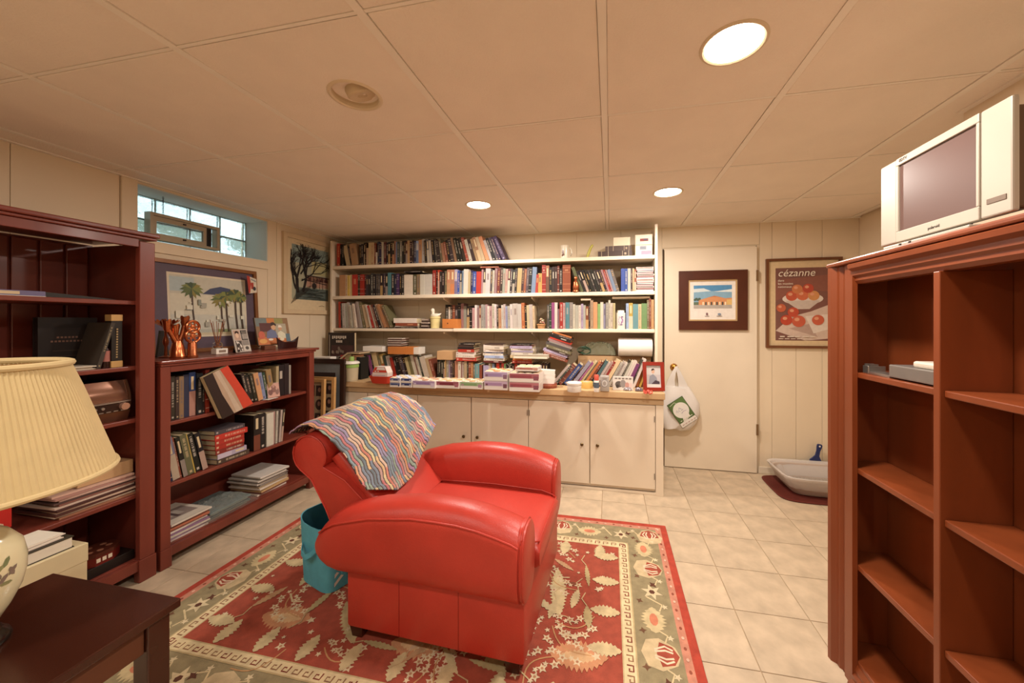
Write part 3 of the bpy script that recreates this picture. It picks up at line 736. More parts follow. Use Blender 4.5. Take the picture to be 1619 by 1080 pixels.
# field: big serrated leaves, crossing stems, flower sprays
def spray(cx, cy, ang, n=6, L=.26):
    ca, sa = math.cos(ang), math.sin(ang); pts = [(cx+t*L*ca-.05*math.sin(t*3)*sa, cy+t*L*sa+.05*math.sin(t*3)*ca) for t in [q/8 for q in range(9)]]
    branch(pts, .005, '#b58a5e')
    for k in range(1, 9):
        x, y = pts[k]
        for s in (-1, 1):
            ex, ey = x+s*(.03+.012*(k % 2))*-sa, y+s*(.03+.012*(k % 2))*ca
            if abs(ex) < fx-.02 and abs(ey) < fy-.02: flower(ex, ey, .021 if k % 2 else .013, '#cbb998', 5, '#a87a5a' if k % 2 else None)
def ok(x, y, m_=.05): return abs(x) < fx-m_ and abs(y) < fy-m_
for ix in range(-3, 4):
    for iy in range(-1, 2):
        cx, cy = ix*.31+(.08 if iy % 2 else 0), iy*.33+.04*ix % .09
        if not ok(cx, cy, .09): continue
        kind = (ix*2+iy*3) % 4
        if kind == 0:
            leaf(cx-.02, cy-.15, .31, .042, PI/2+.15, '#c3b187', 10); PO.append(('#7a4630', ell(cx+.02, cy+.06, .016, .013, 8)))
        elif kind == 1:
            leaf(cx-.11, cy, .22, .07, .1, '#bb8560', 8, .3); leaf(cx-.07, cy, .14, .03, .1, '#c9a47a', 6)
        elif kind == 2:
            branch([(cx-.12, cy-.09), (cx, cy), (cx+.12, cy+.07)], .011, '#cdb890'); branch([(cx-.07, cy+.12), (cx+.01, cy-.01), (cx+.09, cy-.13)], .011, '#cdb890')
            flower(cx-.12, cy+.11, .035, '#d3c29c', 6); flower(cx+.1, cy-.13, .032, '#d3c29c', 6); flower(cx+.12, cy+.08, .028, '#d3c29c', 4)
        else:
            leaf(cx-.12, cy+.1, .26, .04, -.8, '#b3a178', 8)
        spray(cx+.05, cy+.02, RR.random()*6.28, 6, .2); spray(cx+.13, cy-.12, RR.random()*6.28, 6, .17); branch([(cx-.1, cy+.13), (cx-.05, cy+.09), (cx, cy+.1)], .008, '#c3ae88')
for k in range(60):
    x, y = RR.uniform(-fx+.03, fx-.03), RR.uniform(-fy+.03, fy-.03); flower(x, y, RR.choice([.01, .014, .02]), '#cbb998', 5)
for k in range(9):      # leaves growing in from the border
    x = -fx+.1+k*(2*fx-.2)/8
    leaf(x, fy-.002, .12, .034, -PI/2, '#bfac84', 5); leaf(x+.05, -fy+.002, .12, .034, PI/2, '#bfac84', 5)
for k in range(5):
    y = -fy+.1+k*(2*fy-.2)/4
    leaf(fx-.002, y, .13, .036, PI, '#bfac84', 5); leaf(-fx+.002, y, .13, .036, 0, '#bfac84', 5)
for k in range(34):
    x, y, an = RR.uniform(-fx+.12, fx-.12), RR.uniform(-fy+.12, fy-.12), RR.uniform(0, 6.28)
    L_ = RR.uniform(.1, .17); x -= L_/2*math.cos(an); y -= L_/2*math.sin(an)
    leaf(x, y, L_, RR.uniform(.013, .024), an, RR.choice(['#bba982', '#a8966c', '#c4a384', '#b08a66']), 5)
    branch([(x, y), (x-.04*math.cos(an)+.02*math.sin(an), y-.04*math.sin(an)-.02*math.cos(an)), (x-.08*math.cos(an), y-.08*math.sin(an))], .005, '#b8a078')
flat('woven_pattern', PO, rug, M_RUG, 'xy', off=.0079, step=.0000035)
# ================================================================== END TABLE AND LAMP
et = thing('end_table', 'dark espresso wooden end table under the pleated lamp', 'table', (-1.335, .525, 0))
MB().bev(-.235, .235, -.235, .235, .528, .55, .003).build('top', M_ESPR, et)
for sx in (-1, 1):
    for sy in (-1, 1):
        MB().bev(min(sx*.22, sx*.172), max(sx*.22, sx*.172), min(sy*.22, sy*.172), max(sy*.22, sy*.172), 0, .527, .003).build('leg', M_ESPR, et)
M_APR = mat('brown_apron_wood', '#5a3320', .4, var=.15, scale=9, stretch=(1, .15, 1))
for s in (-1, 1):
    MB().bev(min(s*.212, s*.196), max(s*.212, s*.196), -.171, .171, .455, .527, .002).build('apron', M_APR, et)
    MB().bev(-.171, .171, min(s*.212, s*.196), max(s*.212, s*.196), .455, .527, .002).build('apron', M_APR, et)
la = thing('table_lamp', 'table lamp with a pleated cream shade and a flower painted porcelain body', 'lamp', (-1.388, .535, .5505))
M_PORC = mat('cream_porcelain', '#d9cfa8', .15, var=.03, coat=.3)
MB().lathe([(.001, 0), (.064, 0), (.066, .006), (.063, .014), (.055, .022), (.05, .03), (.046, .045), (.001, .045)], 40).build('base', mat('dark_pewter', '#4d453d', .18, .9), la, smooth=True)
body = MB().lathe([(.042, .046), (.05, .05), (.066, .08), (.08, .115), (.0865, .15), (.087, .18), (.081, .215), (.062, .243), (.04, .26), (.03, .27), (.001, .275)], 48).build('body', M_PORC, la, smooth=True)
# painted flower sprays on the body, lying on the curved wall
prof_b = [(.05, .05), (.066, .08), (.08, .115), (.0865, .15), (.087, .18), (.081, .215), (.062, .243)]
def rad(z): return interp([(z_, r_) for r_, z_ in prof_b], z)+.0012
fb = MB()
RF = random.Random(5)
for (a0, z0, sc, cols) in ((-.45, .19, 1.1, ['#b98a63', '#a57850', '#8a6a4a']), (-.2, .135, .8, ['#7d7480', '#6a6458', '#8c8490']), (.25, .165, .9, ['#6f7a54', '#7e6f62', '#8a8a60']), (-1.1, .16, 1, ['#a57850', '#6f7a54', '#7d7480']), (-.62, .11, .9, ['#6f7a54', '#8a8f66', '#7d7480'])):
    for k in range(11):
        a = a0+RF.uniform(-.22, .22)*sc; z = z0+RF.uniform(-.03, .03)*sc; t = RF.uniform(0, 6.28); L_ = .013*sc; W_ = .005*sc
        pts = []
        for q in range(6):
            b_ = 2*PI*q/6; u = L_*math.cos(b_)*math.cos(t)-W_*math.sin(b_)*math.sin(t); v = L_*math.cos(b_)*math.sin(t)+W_*math.sin(b_)*math.cos(t)
            rr = rad(z+v); aa = a+u/rr; pts.append((rr*math.cos(aa), rr*math.sin(aa), z+v))
        fb.poly(pts, RF.choice(cols))
fb.build('painted_flowers', M_GLOSS, body)
MB().lathe([(.012, .275), (.012, .37), (.02, .375), (.02, .42), (.004, .425), (.004, .62)], 16).build('stem', M_BRASS, la, smooth=True)
M_SHADE = mat('pleated_cream_fabric', '#c6b183', .8, var=.04, scale=20)
NP = 130; rr_ = []
for (r, z) in ((.226, .362), (.208, .425), (.19, .49), (.170, .56), (.150, .622)):
    rr_.append([((r+(.0016 if i % 2 else -.0016))*math.cos(PI*i/NP), (r+(.0016 if i % 2 else -.0016))*math.sin(PI*i/NP), z) for i in range(2*NP)])
shd = MB().loft(rr_, caps=False).build('shade', M_SHADE, la)
MB().loft([[(x*.985, y*.985, z) for x, y, z in r] for r in rr_], caps=False).build('shade_lining', mat('shade_lining', '#e0cfa6', .9), shd)
for (r, z, w_) in ((.2265, .360, .0065), (.1515, .624, .0075)):
    MB().tube([(r*math.cos(2*PI*i/64), r*math.sin(2*PI*i/64), z) for i in range(64)], w_, 8, closed=True).build('trim_band', M_SHADE, shd, smooth=True)
MB().tube([(-.147, 0, .62), (.147, 0, .62)], .002, 6).tube([(0, -.147, .62), (0, .147, .62)], .002, 6).build('spider', M_BRASS, la)

# ================================================================== GENERIC BOOK
BK = {}
def book(name, w_, h_, d_, cover, pages='#d8c6a4', accent='#d9cdb8', style=1, seed=0, board=.0022):
    """standing book, spine to -Y at y=0, thickness along x from 0, foot at z=0"""
    b = MB(); rr = random.Random(seed*31+int(w_*1e5)+int(h_*1e4))
    bd = min(board, w_*.12)
    b.box(0, w_, 0, .003, 0, h_, cover)
    b.box(0, bd, .003, d_, 0, h_, cover); b.box(w_-bd, w_, .003, d_, 0, h_, cover)
    b.box(bd, w_-bd, .003, d_-.004, .003, h_-.003, pages)
    e = -.0004
    def q(x0, x1, z0, z1, c): b.add([(x0, e, z0), (x1, e, z0), (x1, e, z1), (x0, e, z1)], [(0, 1, 2, 3)], c)
    m_ = w_*.3; ca_, cc_ = hx(accent), hx(cover); accent = tuple(p_*.62+q_*.38 for p_, q_ in zip(ca_, cc_))
    if style == 1:      # title running down the spine in letter blocks, small mark at the foot
        z = h_*rr.uniform(.86, .93); zl = h_*rr.uniform(.25, .42)
        while z > zl:
            l = h_*rr.uniform(.008, .02)
            q(m_, w_-m_, z-l, z, accent); z -= l+h_*(rr.choice([.008, .008, .01, .03]))
        q(w_*.3, w_*.7, h_*.04, h_*.04+min(w_*.45, .014), accent)
    elif style == 2:    # bands
        for f in (.1, .3, .72, .9): q(0, w_, h_*f, h_*f+.004, accent)
        q(m_, w_-m_, h_*.78, h_*.84, accent)
    elif style == 3:    # two-tone spine
        f = rr.uniform(.4, .6); q(0, w_, h_*.0, h_*f, accent); q(m_, w_-m_, h_*.6, h_*.9, pages) if w_ > .012 else None
    elif style == 4:    # small single title block
        q(m_, w_-m_, h_*.55, h_*.8, accent)
    return b
CN = {'#': 'plain'}
def cname(hexs):
    r, g, b = [int(hexs.lstrip('#')[i:i+2], 16) for i in (0, 2, 4)]
    mx, mn = max(r, g, b), min(r, g, b); v = mx; s = 0 if mx == 0 else (mx-mn)/mx
    import colorsys
    h = colorsys.rgb_to_hsv(r/255, g/255, b/255)[0]*360
    if v < 62: return 'black'
    if s < .14: return 'white' if v > 205 else ('light grey' if v > 150 else ('grey' if v > 95 else 'charcoal'))
    if h < 16 or h > 345: n_ = ('red' if s > .6 and v > 130 else ('maroon' if v < 130 else 'pink'))
    elif h < 45: n_ = ('brown' if v < 150 else ('orange' if s > .55 else ('cream' if v > 195 else 'tan')))
    elif h < 70: n_ = 'cream' if v > 195 and s < .4 else ('yellow' if s > .4 and v > 150 else 'olive')
    elif h < 165: n_ = 'green'
    elif h < 200: n_ = 'teal'
    elif h < 255: n_ = 'blue' if v > 95 else 'navy'
    else: n_ = 'purple' if h < 300 else 'plum'
    return n_ if n_ in ('navy', 'maroon', 'cream', 'pink', 'tan', 'plum') else (('dark ' if v < 100 else '')+n_)
ORD = ['first', 'second', 'third', 'fourth', 'fifth', 'sixth', 'seventh', 'eighth', 'ninth', 'tenth', 'eleventh', 'twelfth', 'thirteenth', 'fourteenth', 'fifteenth', 'sixteenth', 'seventeenth', 'eighteenth', 'nineteenth']
TENS = {2: 'twent', 3: 'thirt', 4: 'fort', 5: 'fift', 6: 'sixt', 7: 'sevent', 8: 'eight', 9: 'ninet'}
def ordn(n):
    if n <= 19: return ORD[n-1]
    t, u = divmod(n, 10); return TENS[t]+('ieth' if u == 0 else 'y-'+ORD[u-1])
STY = {0: 'with bare spine', 1: 'with lettered spine', 2: 'with banded spine', 3: 'with two-tone spine', 4: 'with title block'}
def row(x0, x1, z, y, spec, place, group, lean=(0, 0), start=1, flip=False, axis='y', hs=1, jit=.012, fmt='book', seed=0, depth=.165):
    """books side by side between x0 and x1 on a shelf at height z, spines in plane y; spec items: (rel width, cover, height, accent, style)"""
    tot = sum(s[0] for s in spec); n = len(spec)
    L0 = [math.radians(lean[0]+(lean[1]-lean[0])*k/max(1, n-1)) for k in range(n)]
    ext = [0]+[max(0, min(spec[k][2], spec[k-1][2])*hs*(math.sin(L0[k])-math.sin(L0[k-1]))) for k in range(1, n)]
    unit = (x1-x0-sum(ext))/sum(s[0]/math.cos(l) for s, l in zip(spec, L0))
    x = x0
    for k, (s, l) in enumerate(zip(spec, L0)):
        x += ext[k]; w_ = s[0]*unit-.0006; h_ = s[2]*hs; cov = s[1]; acc = s[3] if len(s) > 3 else '#cfc3ae'; sty = s[4] if len(s) > 4 else 1
        pg = s[5] if len(s) > 5 else '#cdb994'
        d_ = depth*R.uniform(.82, 1.0)
        b = book('book', w_, h_, d_, cov, pg, acc, sty, seed+k)
        o = b.build('book', M_PRINT)
        dy = R.uniform(0, jit)
        if axis == 'y':
            o.rotation_euler = (0, -l, 0)
            o.location = (x if l >= 0 else x+w_*math.cos(l)-w_*math.cos(l), y+dy, z+(0 if l >= 0 else w_*math.sin(-l))+.0004)
        else:       # spines face +X, row runs along +Y
            o.rotation_euler = Matrix.Rotation(PI/2, 3, 'Z').to_euler(); o.rotation_euler = (Matrix.Rotation(PI/2, 3, 'Z') @ Matrix.Rotation(-l, 3, 'Y')).to_euler()
            o.location = (y-dy, x, z+(0 if l >= 0 else w_*math.sin(-l))+.0004)
        x += s[0]*unit/math.cos(l)
        tag(o, '%s %s %s, %s from %s' % (cname(cov), fmt, STY[sty], ordn(start+k), place), 'book', group)
    return start+n
def pile(cx, y, z, items, place, group, rotz=0, face='y', start=1, tilt=0):
    """books lying flat, first item lowest, spine to the front; item: (thickness, length, cover, accent, style, dx, twist deg, depth)"""
    zz = 0; RT = Matrix.Translation((cx, y, z)) @ (Matrix.Rotation(PI/2, 4, 'Z') if face == 'x' else Matrix.Identity(4)) @ Matrix.Rotation(rotz, 4, 'Z') @ Matrix.Rotation(tilt, 4, 'Y')
    n = len(items)
    for k, it in enumerate(items):
        t, Ln, cov, acc, sty, dx, tw = it[:7]; dp = it[7] if len(it) > 7 else .15; pg = it[8] if len(it) > 8 else '#d2bf9a'
        o = book('book', t-.0005, Ln, dp, cov, pg, acc, sty, k+int(cx*100) % 50).build('book', M_PRINT)
        # lay down: height runs along +x, thickness upward
        Mx = RT @ Matrix.Translation((dx-Ln/2, 0, zz+t-.0003)) @ Matrix.Rotation(math.radians(tw), 4, 'Z') @ Matrix.Rotation(PI/2, 4, 'Y')
        o.matrix_world = Mx; zz += t
        pos = 'lowest' if k == 0 else ('topmost' if k == n-1 else ordn(k+1)+' from bottom')
        tag(o, '%s book lying flat, %s %s' % (cname(cov), pos, place), 'book', group)
    return zz
# ================================================================== BOOKS ON THE WALL SHELVES
import re
CC = dict(K='#211a18', D='#3b2a24', G='#4a4442', g='#857d76', w='#d6cabb', c='#d0b88f', t='#b08c62', o='#bf7440', r='#b03526', m='#5e2723', b='#34478c', n='#282b48', l='#93a2c2', e='#5e868c', p='#43284f', P='#ab8482', y='#d2ad55', u='#a396b0', f='#7d9c66', v='#6b6449', j='#9c4d8b', z='#c9bdb4', s='#b0a79c', q='#8c4a34', x='#2f3f38', i='#c98f68')
LIGHT = 'wctlyuzsifP'
RB_ = random.Random(21)
def parse(sp, h0, h1):
    out = []
    for tk in sp.split():
        m_ = re.match(r'([a-zA-Z])([\d.]+)(?:@([\d.]+))?(?::(\d))?(?:/([a-zA-Z]))?$', tk)
        c, w_, h_, st, ac = m_.groups()
        h_ = float(h_) if h_ else RB_.uniform(h0, h1)
        st = int(st) if st else RB_.choice([1, 1, 1, 1, 2, 3, 4] if c not in LIGHT else [1, 1, 4, 0, 1])
        acc = CC[ac] if ac else (RB_.choice(['#cdbfa8', '#d8cdbc', '#b9ab98', '#c9a46a', '#a89a90', '#cfae9c']) if c not in LIGHT else RB_.choice(['#6a5348', '#4c3b37', '#8c4a3a', '#5a5a6c', '#8a7a66']))
        base = CC[c]; r_, g_, b_ = [int(base[k:k+2], 16) for k in (1, 3, 5)]; k = RB_.uniform(.74, 1.02)
        col = '#%02x%02x%02x' % tuple(max(0, min(255, int(v_*k+RB_.uniform(-5, 5)))) for v_ in (r_, g_, b_))
        out.append((float(w_), col, h_, acc, st))
    return out
YS = SYF+.02
def sx(px): return onY(px, 500, YS).x
def shelf_row(p0, p1, z, sp, hr, place, group, lean=(0, 0), start=1, y=None, seed=0, **k):
    yy = y or YS
    return row(onY(p0, 500, yy).x, onY(p1, 500, yy).x, z, yy, parse(sp, *hr), place, group, lean, start, seed=seed, **k)
g1 = 'books on the top wall shelf'; pl1 = 'the window end of the top shelf'
a = shelf_row(532.5, 543, SH[0]+.0005, 'r5.5@.22 K3 K3', (.195, .215), pl1, g1)
a = shelf_row(547, 566, SH[0]+.0005, 'c5@.2 K2@.19 t7@.21:4', (.19, .21), pl1, g1, (12, 9), a, seed=3)
a = shelf_row(567, 671, SH[0]+.0005, 'K4@.2 K3.5 K3 D2.5 c3.5@.165 c4@.215 c5@.215 q3@.21 w3@.12 n3.5 n3.5 s3.5@.215 m4@.215 K3.5 K3.5 K3 D3@.22:3/i i3@.22 l2.5 x3.5 g4 K3 K3 m3 t3.5 D3.5 D3 n3.5 l4@.21:3/n i5@.22:4 s5@.225', (.205, .22), pl1, g1, (0, 0), a, seed=9)
a = shelf_row(672, 793, SH[0]+.0005, 'K3 g4.5 s4.5 K4.5 G4 D4 v4 i4@.18 q4.5@.19 K4.5 G5 t5@.225:0 K4.5 K4.5 D4.5@.225 q4.5@.225 s5@.205 D5 t4 i5.5@.225:3/c c5@.225:0 i6@.23:0 w4.5@.195 K4.5 G4 p4', (.205, .225), pl1, g1, (3, 22), a, seed=40)
a = shelf_row(794.5, 801, SH[0]+.0005, 'p6@.228:1/u', (.2, .21), pl1, g1, (24, 24), a, seed=70)
g2 = 'books on the middle wall shelf'; pl2 = 'the window end of the middle shelf'
a = shelf_row(536.5, 683, SH[1]+.0005, 't10@.205:0 c3 y3@.2 c5@.205 r9@.205:4/i D4 r6@.205 m3 G4 K4 G4 K3.5 G4 G4 K4 G3.5 K4 e5@.215:0 K5 n3.5 p4 K3.5 K4:1/w w14@.19:0 v6@.19 t5@.19 w6@.19:0 z12@.19:0', (.195, .212), pl2, g2, (0, 0), 1, seed=100)
a = shelf_row(683.5, 850, SH[1]+.0005, 'r6@.225 K3 r3.5@.225 D4 K4.5 v4 i6@.225:3/t i7@.225:3/o u5@.225:3/p b4 n4 l2.5 w8@.225:0 c4@.2 n4 b6@.2:1/w r8@.2:0 P3 D4 z8@.225:4 G4 w3 P4@.225 m5@.23 D4.5@.23 s4 P4 m4 K3.5 K4 K3.5 t7@.22:0 D4 q4 G4 K4 l7@.225:0 r4@.16', (.205, .222), pl2, g2, (0, -4), a, seed=140)
a = shelf_row(850.5, 902, SH[1]+.0005, 'y6@.17:4 r6@.24:2 i5@.235:3/K K4.5 D4 D4 q3 K5@.205:1/w q12@.235:2/i', (.215, .23), pl2, g2, (0, 0), a, seed=190)
a = shelf_row(918, 980, SH[1]+.0005, 'v6@.225:0 K5 K5 K5 K5 G4.5 K5 K4.5 D5 K4 P4 r3.5@.19 P3 l6@.19:0 g5', (.19, .2), pl2, g2, (21, 17), a, seed=210)
a = shelf_row(982, 1006, SH[1]+.0005, 'b6@.19:0 b5@.19 w5@.19:0 D3@.19 c3 q3', (.17, .19), pl2, g2, (0, 0), a, seed=230)
g3 = 'books on the lowest wall shelf'; pl3 = 'the window end of the lowest shelf'
a = shelf_row(535, 553, SH[2]+.0005, 'r4@.255:0 D2 w5@.24:1 s4 z4', (.235, .25), pl3, g3, (1, 4), 1, seed=250)
a = shelf_row(554, 621, SH[2]+.0005, 'w4 s4 w4 z4 s5@.255:0 v6@.25 c8@.225:0 w3 r4 w3.5 q3.5 K5:1/w c4 i5@.235:0 t5@.23 v5@.23', (.22, .24), pl3, g3, (6, 24), a, seed=260)
a = shelf_row(704, 746, SH[2]+.0005, 'K5@.22:1/w w3@.2 D3.5 q4 G4.5 K5@.235 P4.5@.23 s4.5 G4.5 K4', (.2, .225), pl3, g3, (0, 0), a, seed=290, y=YS+.085, depth=.13)
a = shelf_row(746.5, 846, SH[2]+.0005, 'P5@.185 z4 P5@.185 q3 z5 s4@.21 P4 z4@.2 P5@.2 w5 z4@.215 D3.5 t6@.18 s4 w4@.215 l3.5 s5 w5@.215 z10@.22:4 w7@.215:0 o6@.225 K4 c5 w6@.21:0 c4', (.195, .22), pl3, g3, (0, 2), a, seed=310)
a = shelf_row(865, 973, SH[2]+.0005, 'G4 x3.5 j5.5@.225:0 w5@.225:0 P4@.17 r6@.225 P4 e7@.225 g6@.225 s4 w6@.2:0 w4@.2 u4 w4@.2 q5@.19 D3 c5@.24 i7@.225:0 f5@.21 w5:0 u4 g4.5 w3.5@.24 s4 c4', (.205, .225), pl3, g3, (0, 0), a, seed=350)
a = shelf_row(990, 1034, SH[2]+.0005, 'l4 y6@.215:3/w e8@.205:0 c5@.205 f8@.21:0 v3@.24 q3@.25 t4@.24', (.2, .215), pl3, g3, (0, 0), a, seed=390)

# flat piles and odd things on the wall shelves
pile(onY(773, 420, YS).x, YS+.01, SH[1]+.2335, [(.012, .17, CC['q'], CC['c'], 1, 0, 3)], 'across the upright middle shelf books', 'books laid over other books')
pile(onY(662, 440, YS).x+.02, YS+.02, SH[1]+.2125, [(.014, .19, CC['K'], CC['w'], 1, -.09, 0), (.012, .19, CC['D'], CC['w'], 1, -.10, 2)][:1], 'over the cream fore-edges on the middle shelf', 'books laid over other books')
xx = onY(1020, 450, YS).x
def cds(n, x, y, z, ln, t, lab, grp, cols, depth=.13, cat='cd case', nm='cd_case'):
    for k in range(n):
        b = MB(); c = cols[k % len(cols)]; b.box(-ln/2, ln/2, 0, depth, 0, t*.86, c); b.add([(-ln/2+.004, -.0004, t*.2), (ln/2-.006, -.0004, t*.2), (ln/2-.006, -.0004, t*.66), (-ln/2+.004, -.0004, t*.66)], [(0, 1, 2, 3)], cols[(k+2) % len(cols)])
        o = b.build(nm, M_GLOSS, loc=(x+R.uniform(-.004, .004), y, z+k*t), rot=(0, 0, R.uniform(-.03, .03)))
        tag(o, '%s flat plastic case, %s in the pile %s' % (cname(c), 'lowest' if k == 0 else 'topmost' if k == n-1 else ordn(k+1)+' from bottom', lab), cat, grp)
cds(14, xx, YS, SH[1]+.0006, .135, .0142, 'beside the shelf side panel', 'discs at the door end of the middle shelf', ['#cbb8b2', '#7c4a48', '#d9cfc4', '#9c7e7c', '#544444', '#c4a0a0', '#e0d6c8'])
# lowest shelf: white box over red books
X = onY(641, 510, YS).x
pile(X, YS, SH[2]+.0006, [(.012, .25, CC['D'], CC['w'], 1, .0, 0, .2), (.009, .24, CC['s'], CC['K'], 1, .01, 2, .2), (.028, .23, CC['q'], CC['i'], 4, .01, -1, .2), (.045, .235, '#ddd3c8', '#c9beb0', 0, -.005, 1, .2)], 'of the flat pile beside the duck pot', 'flat pile beside the duck pot')
X = onY(671, 510, YS).x
cds(6, X, YS+.01, SH[2]+.0006, .075, .0145, 'against the duck pot', 'cases against the duck pot', ['#4a3a36', '#8a7a70', '#2c2422', '#c0b0a4'], .12)
# duck pot
dk = thing('duck_pot', 'white ceramic duck sitting on a pale yellow pot on the lowest shelf', 'ornament', (onY(688, 515, YS+.05).x, YS+.05, SH[2]+.0005))
M_CER = mat('white_ceramic', '#e6dcc8', .2, var=.03, coat=.2); M_YEL = mat('pale_yellow_ceramic', '#ddcd92', .3, var=.03)
MB().lathe([(.001, 0), (.04, 0), (.046, .09), (.05, .092), (.05, .108), (.044, .108), (.042, .10), (.001, .10)], 28).build('pot', M_YEL, dk, smooth=True)
d = MB()
d.loft([[(x, r*math.cos(2*PI*i/16), .118+zz_+r*.72*math.sin(2*PI*i/16)) for i in range(16)] for x, r, zz_ in ((-.046, .004, 0), (-.035, .02, -.002), (-.015, .032, -.004), (.01, .036, -.004), (.035, .028, 0), (.05, .014, .010), (.06, .004, .018))])
d.loft([[(-.018+dx_+r*math.cos(2*PI*i/14), r*math.sin(2*PI*i/14), z_) for i in range(14)] for z_, r, dx_ in ((.125, .02, 0), (.145, .014, -.003), (.155, .017, -.006), (.168, .019, -.007), (.180, .014, -.006), (.186, .004, -.005))])
d.build('duck', M_CER, dk, smooth='w')
MB().loft([[(x, r*1.4*math.cos(2*PI*i/10), .165+r*.6*math.sin(2*PI*i/10)) for i in range(10)] for x, r in ((-.036, .007), (-.05, .007), (-.06, .003))]).build('bill', mat('orange_bill', '#d0a060', .4), dk, smooth=True)
# orange box
ob = thing('orange_box', 'small orange cardboard box with a dark dot beside the duck pot', 'box', (onY(711, 515, SYF+.006).x, SYF+.006, SH[2]+.0005))
MB().bev(-.073, .073, 0, .095, 0, .085, .002).build('body', mat('orange_card', '#c67a3c', .55, var=.05), ob)
flat('dot', [('#5a3420', ell(-.02, .045, .007, .007, 14))], ob, off=.0004)
# mug, stone, boxes on the top shelf
mg = thing('beer_mug', 'cream ceramic mug with a dark painted figure alone on the top shelf', 'mug', (onY(893, 405, YS+.08).x, YS+.08, SH[0]+.0005))
MB().lathe([(.001, 0), (.038, 0), (.04, .004), (.036, .02), (.035, .11), (.037, .122), (.034, .122), (.032, .02), (.001, .012)], 28).build('body', M_CER, mg, smooth=True)
MB().tube([(.033, 0, .025), (.05, 0, .03), (.06, 0, .055), (.058, 0, .085), (.045, 0, .10), (.033, 0, .1)], .005, 8).build('handle', M_CER, mg, smooth=True)
fm = MB()
for (a0, z0, r0) in ((-1.9, .06, .012), (-1.75, .04, .009), (-2.05, .035, .008), (-1.85, .08, .006)):
    fm.poly([((.0368)*math.cos(a0+r0/.0368*math.cos(2*PI*k/8)), .0368*math.sin(a0+r0/.0368*math.cos(2*PI*k/8)), z0+r0*1.3*math.sin(2*PI*k/8)) for k in range(8)], '#6a4634')
fm.build('painted_figure', M_GLOSS, mg)
pk = thing('parrot_figure', 'slim yellow green bird figure leaning beside the dark volumes on the top shelf', 'ornament', (onY(931, 402, YS+.05).x, YS+.05, SH[0]+.0005))
b = MB(); b.loft([[(x+r*math.cos(2*PI*i/12), r*math.sin(2*PI*i/12), z_) for i in range(12)] for x, z_, r in ((-.012, 0, .008), (-.012, .012, .012), (-.002, .045, .014), (.012, .08, .012), (.022, .098, .014), (.028, .112, .010), (.03, .118, .003))])
b.build('body', mat('yellow_green_glaze', '#b3ab55', .3), pk, smooth=True)
MB().lathe([(.001, 0), (.02, 0), (.02, .004), (.001, .004)], 16, -.012, 0).build('base', mat('yellow_green_glaze'), pk)
X = onY(972, 405, YS).x
pile(X, YS+.005, SH[0]+.0005, [(.046, .275, '#43322c', '#cbb79a', 2, 0, 0, .16), (.042, .21, '#4b3a34', '#bfa98a', 2, .028, 0, .16)], 'of the two dark bound volumes on the top shelf', 'bound volumes on the top shelf')
wb = tag(MB().bev(-.068, .068, 0, .14, 0, .070, .002).build('white_box', mat('plain_white_card', '#dccbaf', .6), loc=(onY(983, 372, YS).x, YS+.01, SH[0]+.0895)), 'plain cream card box on top of the two dark bound volumes', 'box')
X = onY(1018, 400, YS).x
for k, (dz, h_, rz, lab, pr) in enumerate(((0, .088, .02, 'white card box with purple label at the top shelf end, lower of two', [('#e0d3c4', rect(-.064, .064, .004, .084)), ('#7a7f8c', rect(-.03, .02, .05, .078)), ('#a58aa0', rect(-.02, .06, .01, .04))]), (.0886, .086, -.05, 'white card box with red label at the top shelf end, upper of two', [('#e3d8c8', rect(-.064, .064, .004, .08)), ('#8c3b34', rect(-.03, .035, .03, .052)), ('#5a4a60', rect(.0, .03, .036, .048))]))):
    t = thing('card_box', lab, 'box', (X, YS+.012, SH[0]+.0005+dz), rz, 'two card boxes at the top shelf end')
    MB().bev(-.068, .068, 0, .13, 0, h_, .002).build('body', mat('plain_white_card'), t); flat('label_print', pr, t, off=.0004)
# copper figure on the middle shelf
cf = thing('copper_figure', 'small copper coloured seated figure between the red volume and leaning books', 'ornament', (onY(909.5, 455, YS).x+.004, YS-.0, SH[1]+.0005))
M_COP = mat('antique_copper', '#a9603c', .3, .75, var=.25, scale=40, bump=.3, bscale=120)
MB().lathe([(.001, 0), (.027, 0), (.028, .01), (.023, .018), (.025, .03), (.001, .03)], 20).build('base', M_COP, cf, smooth=True)
b = MB(); b.loft([[(dx_+r*math.cos(2*PI*i/14), r*.8*math.sin(2*PI*i/14), z_) for i in range(14)] for z_, r, dx_ in ((.03, .026, 0), (.05, .028, .002), (.07, .022, 0), (.085, .019, -.002), (.098, .009, 0), (.104, .012, 0), (.118, .015, 0), (.13, .012, 0), (.137, .004, 0))]); b.build('figure', M_COP, cf, smooth=True)
# flower pot ornament on the lowest shelf
fp = thing('flower_pot_ornament', 'small clay pot with pink and white ceramic flowers on the lowest shelf', 'ornament', (onY(855, 512, YS-.005).x, YS+.022, SH[2]+.0005))
MB().lathe([(.001, 0), (.03, 0), (.036, .03), (.04, .032), (.04, .042), (.001, .042)], 20).build('pot', mat('tan_clay', '#b98a5c', .6), fp, smooth=True)
b = MB(); RF2 = random.Random(2)
for k in range(22):
    a = RF2.uniform(0, 6.28); r = RF2.uniform(0, .028); z_ = .048+RF2.uniform(0, .05)*(1-r/.04); q = RF2.uniform(.006, .010); c = RF2.choice(['#d9bfae', '#c98f84', '#e0d4c0', '#9a9a6e', '#cfa890'])
    cx, cy = r*math.cos(a), r*math.sin(a)
    b.loft([[(cx+q*s_*math.cos(2*PI*i/7), cy+q*s_*math.sin(2*PI*i/7), z_+zz_) for i in range(7)] for zz_, s_ in ((-.007, .3), (0, 1), (.006, .3))], col=c)
b.build('flowers', M_PRINT, fp)
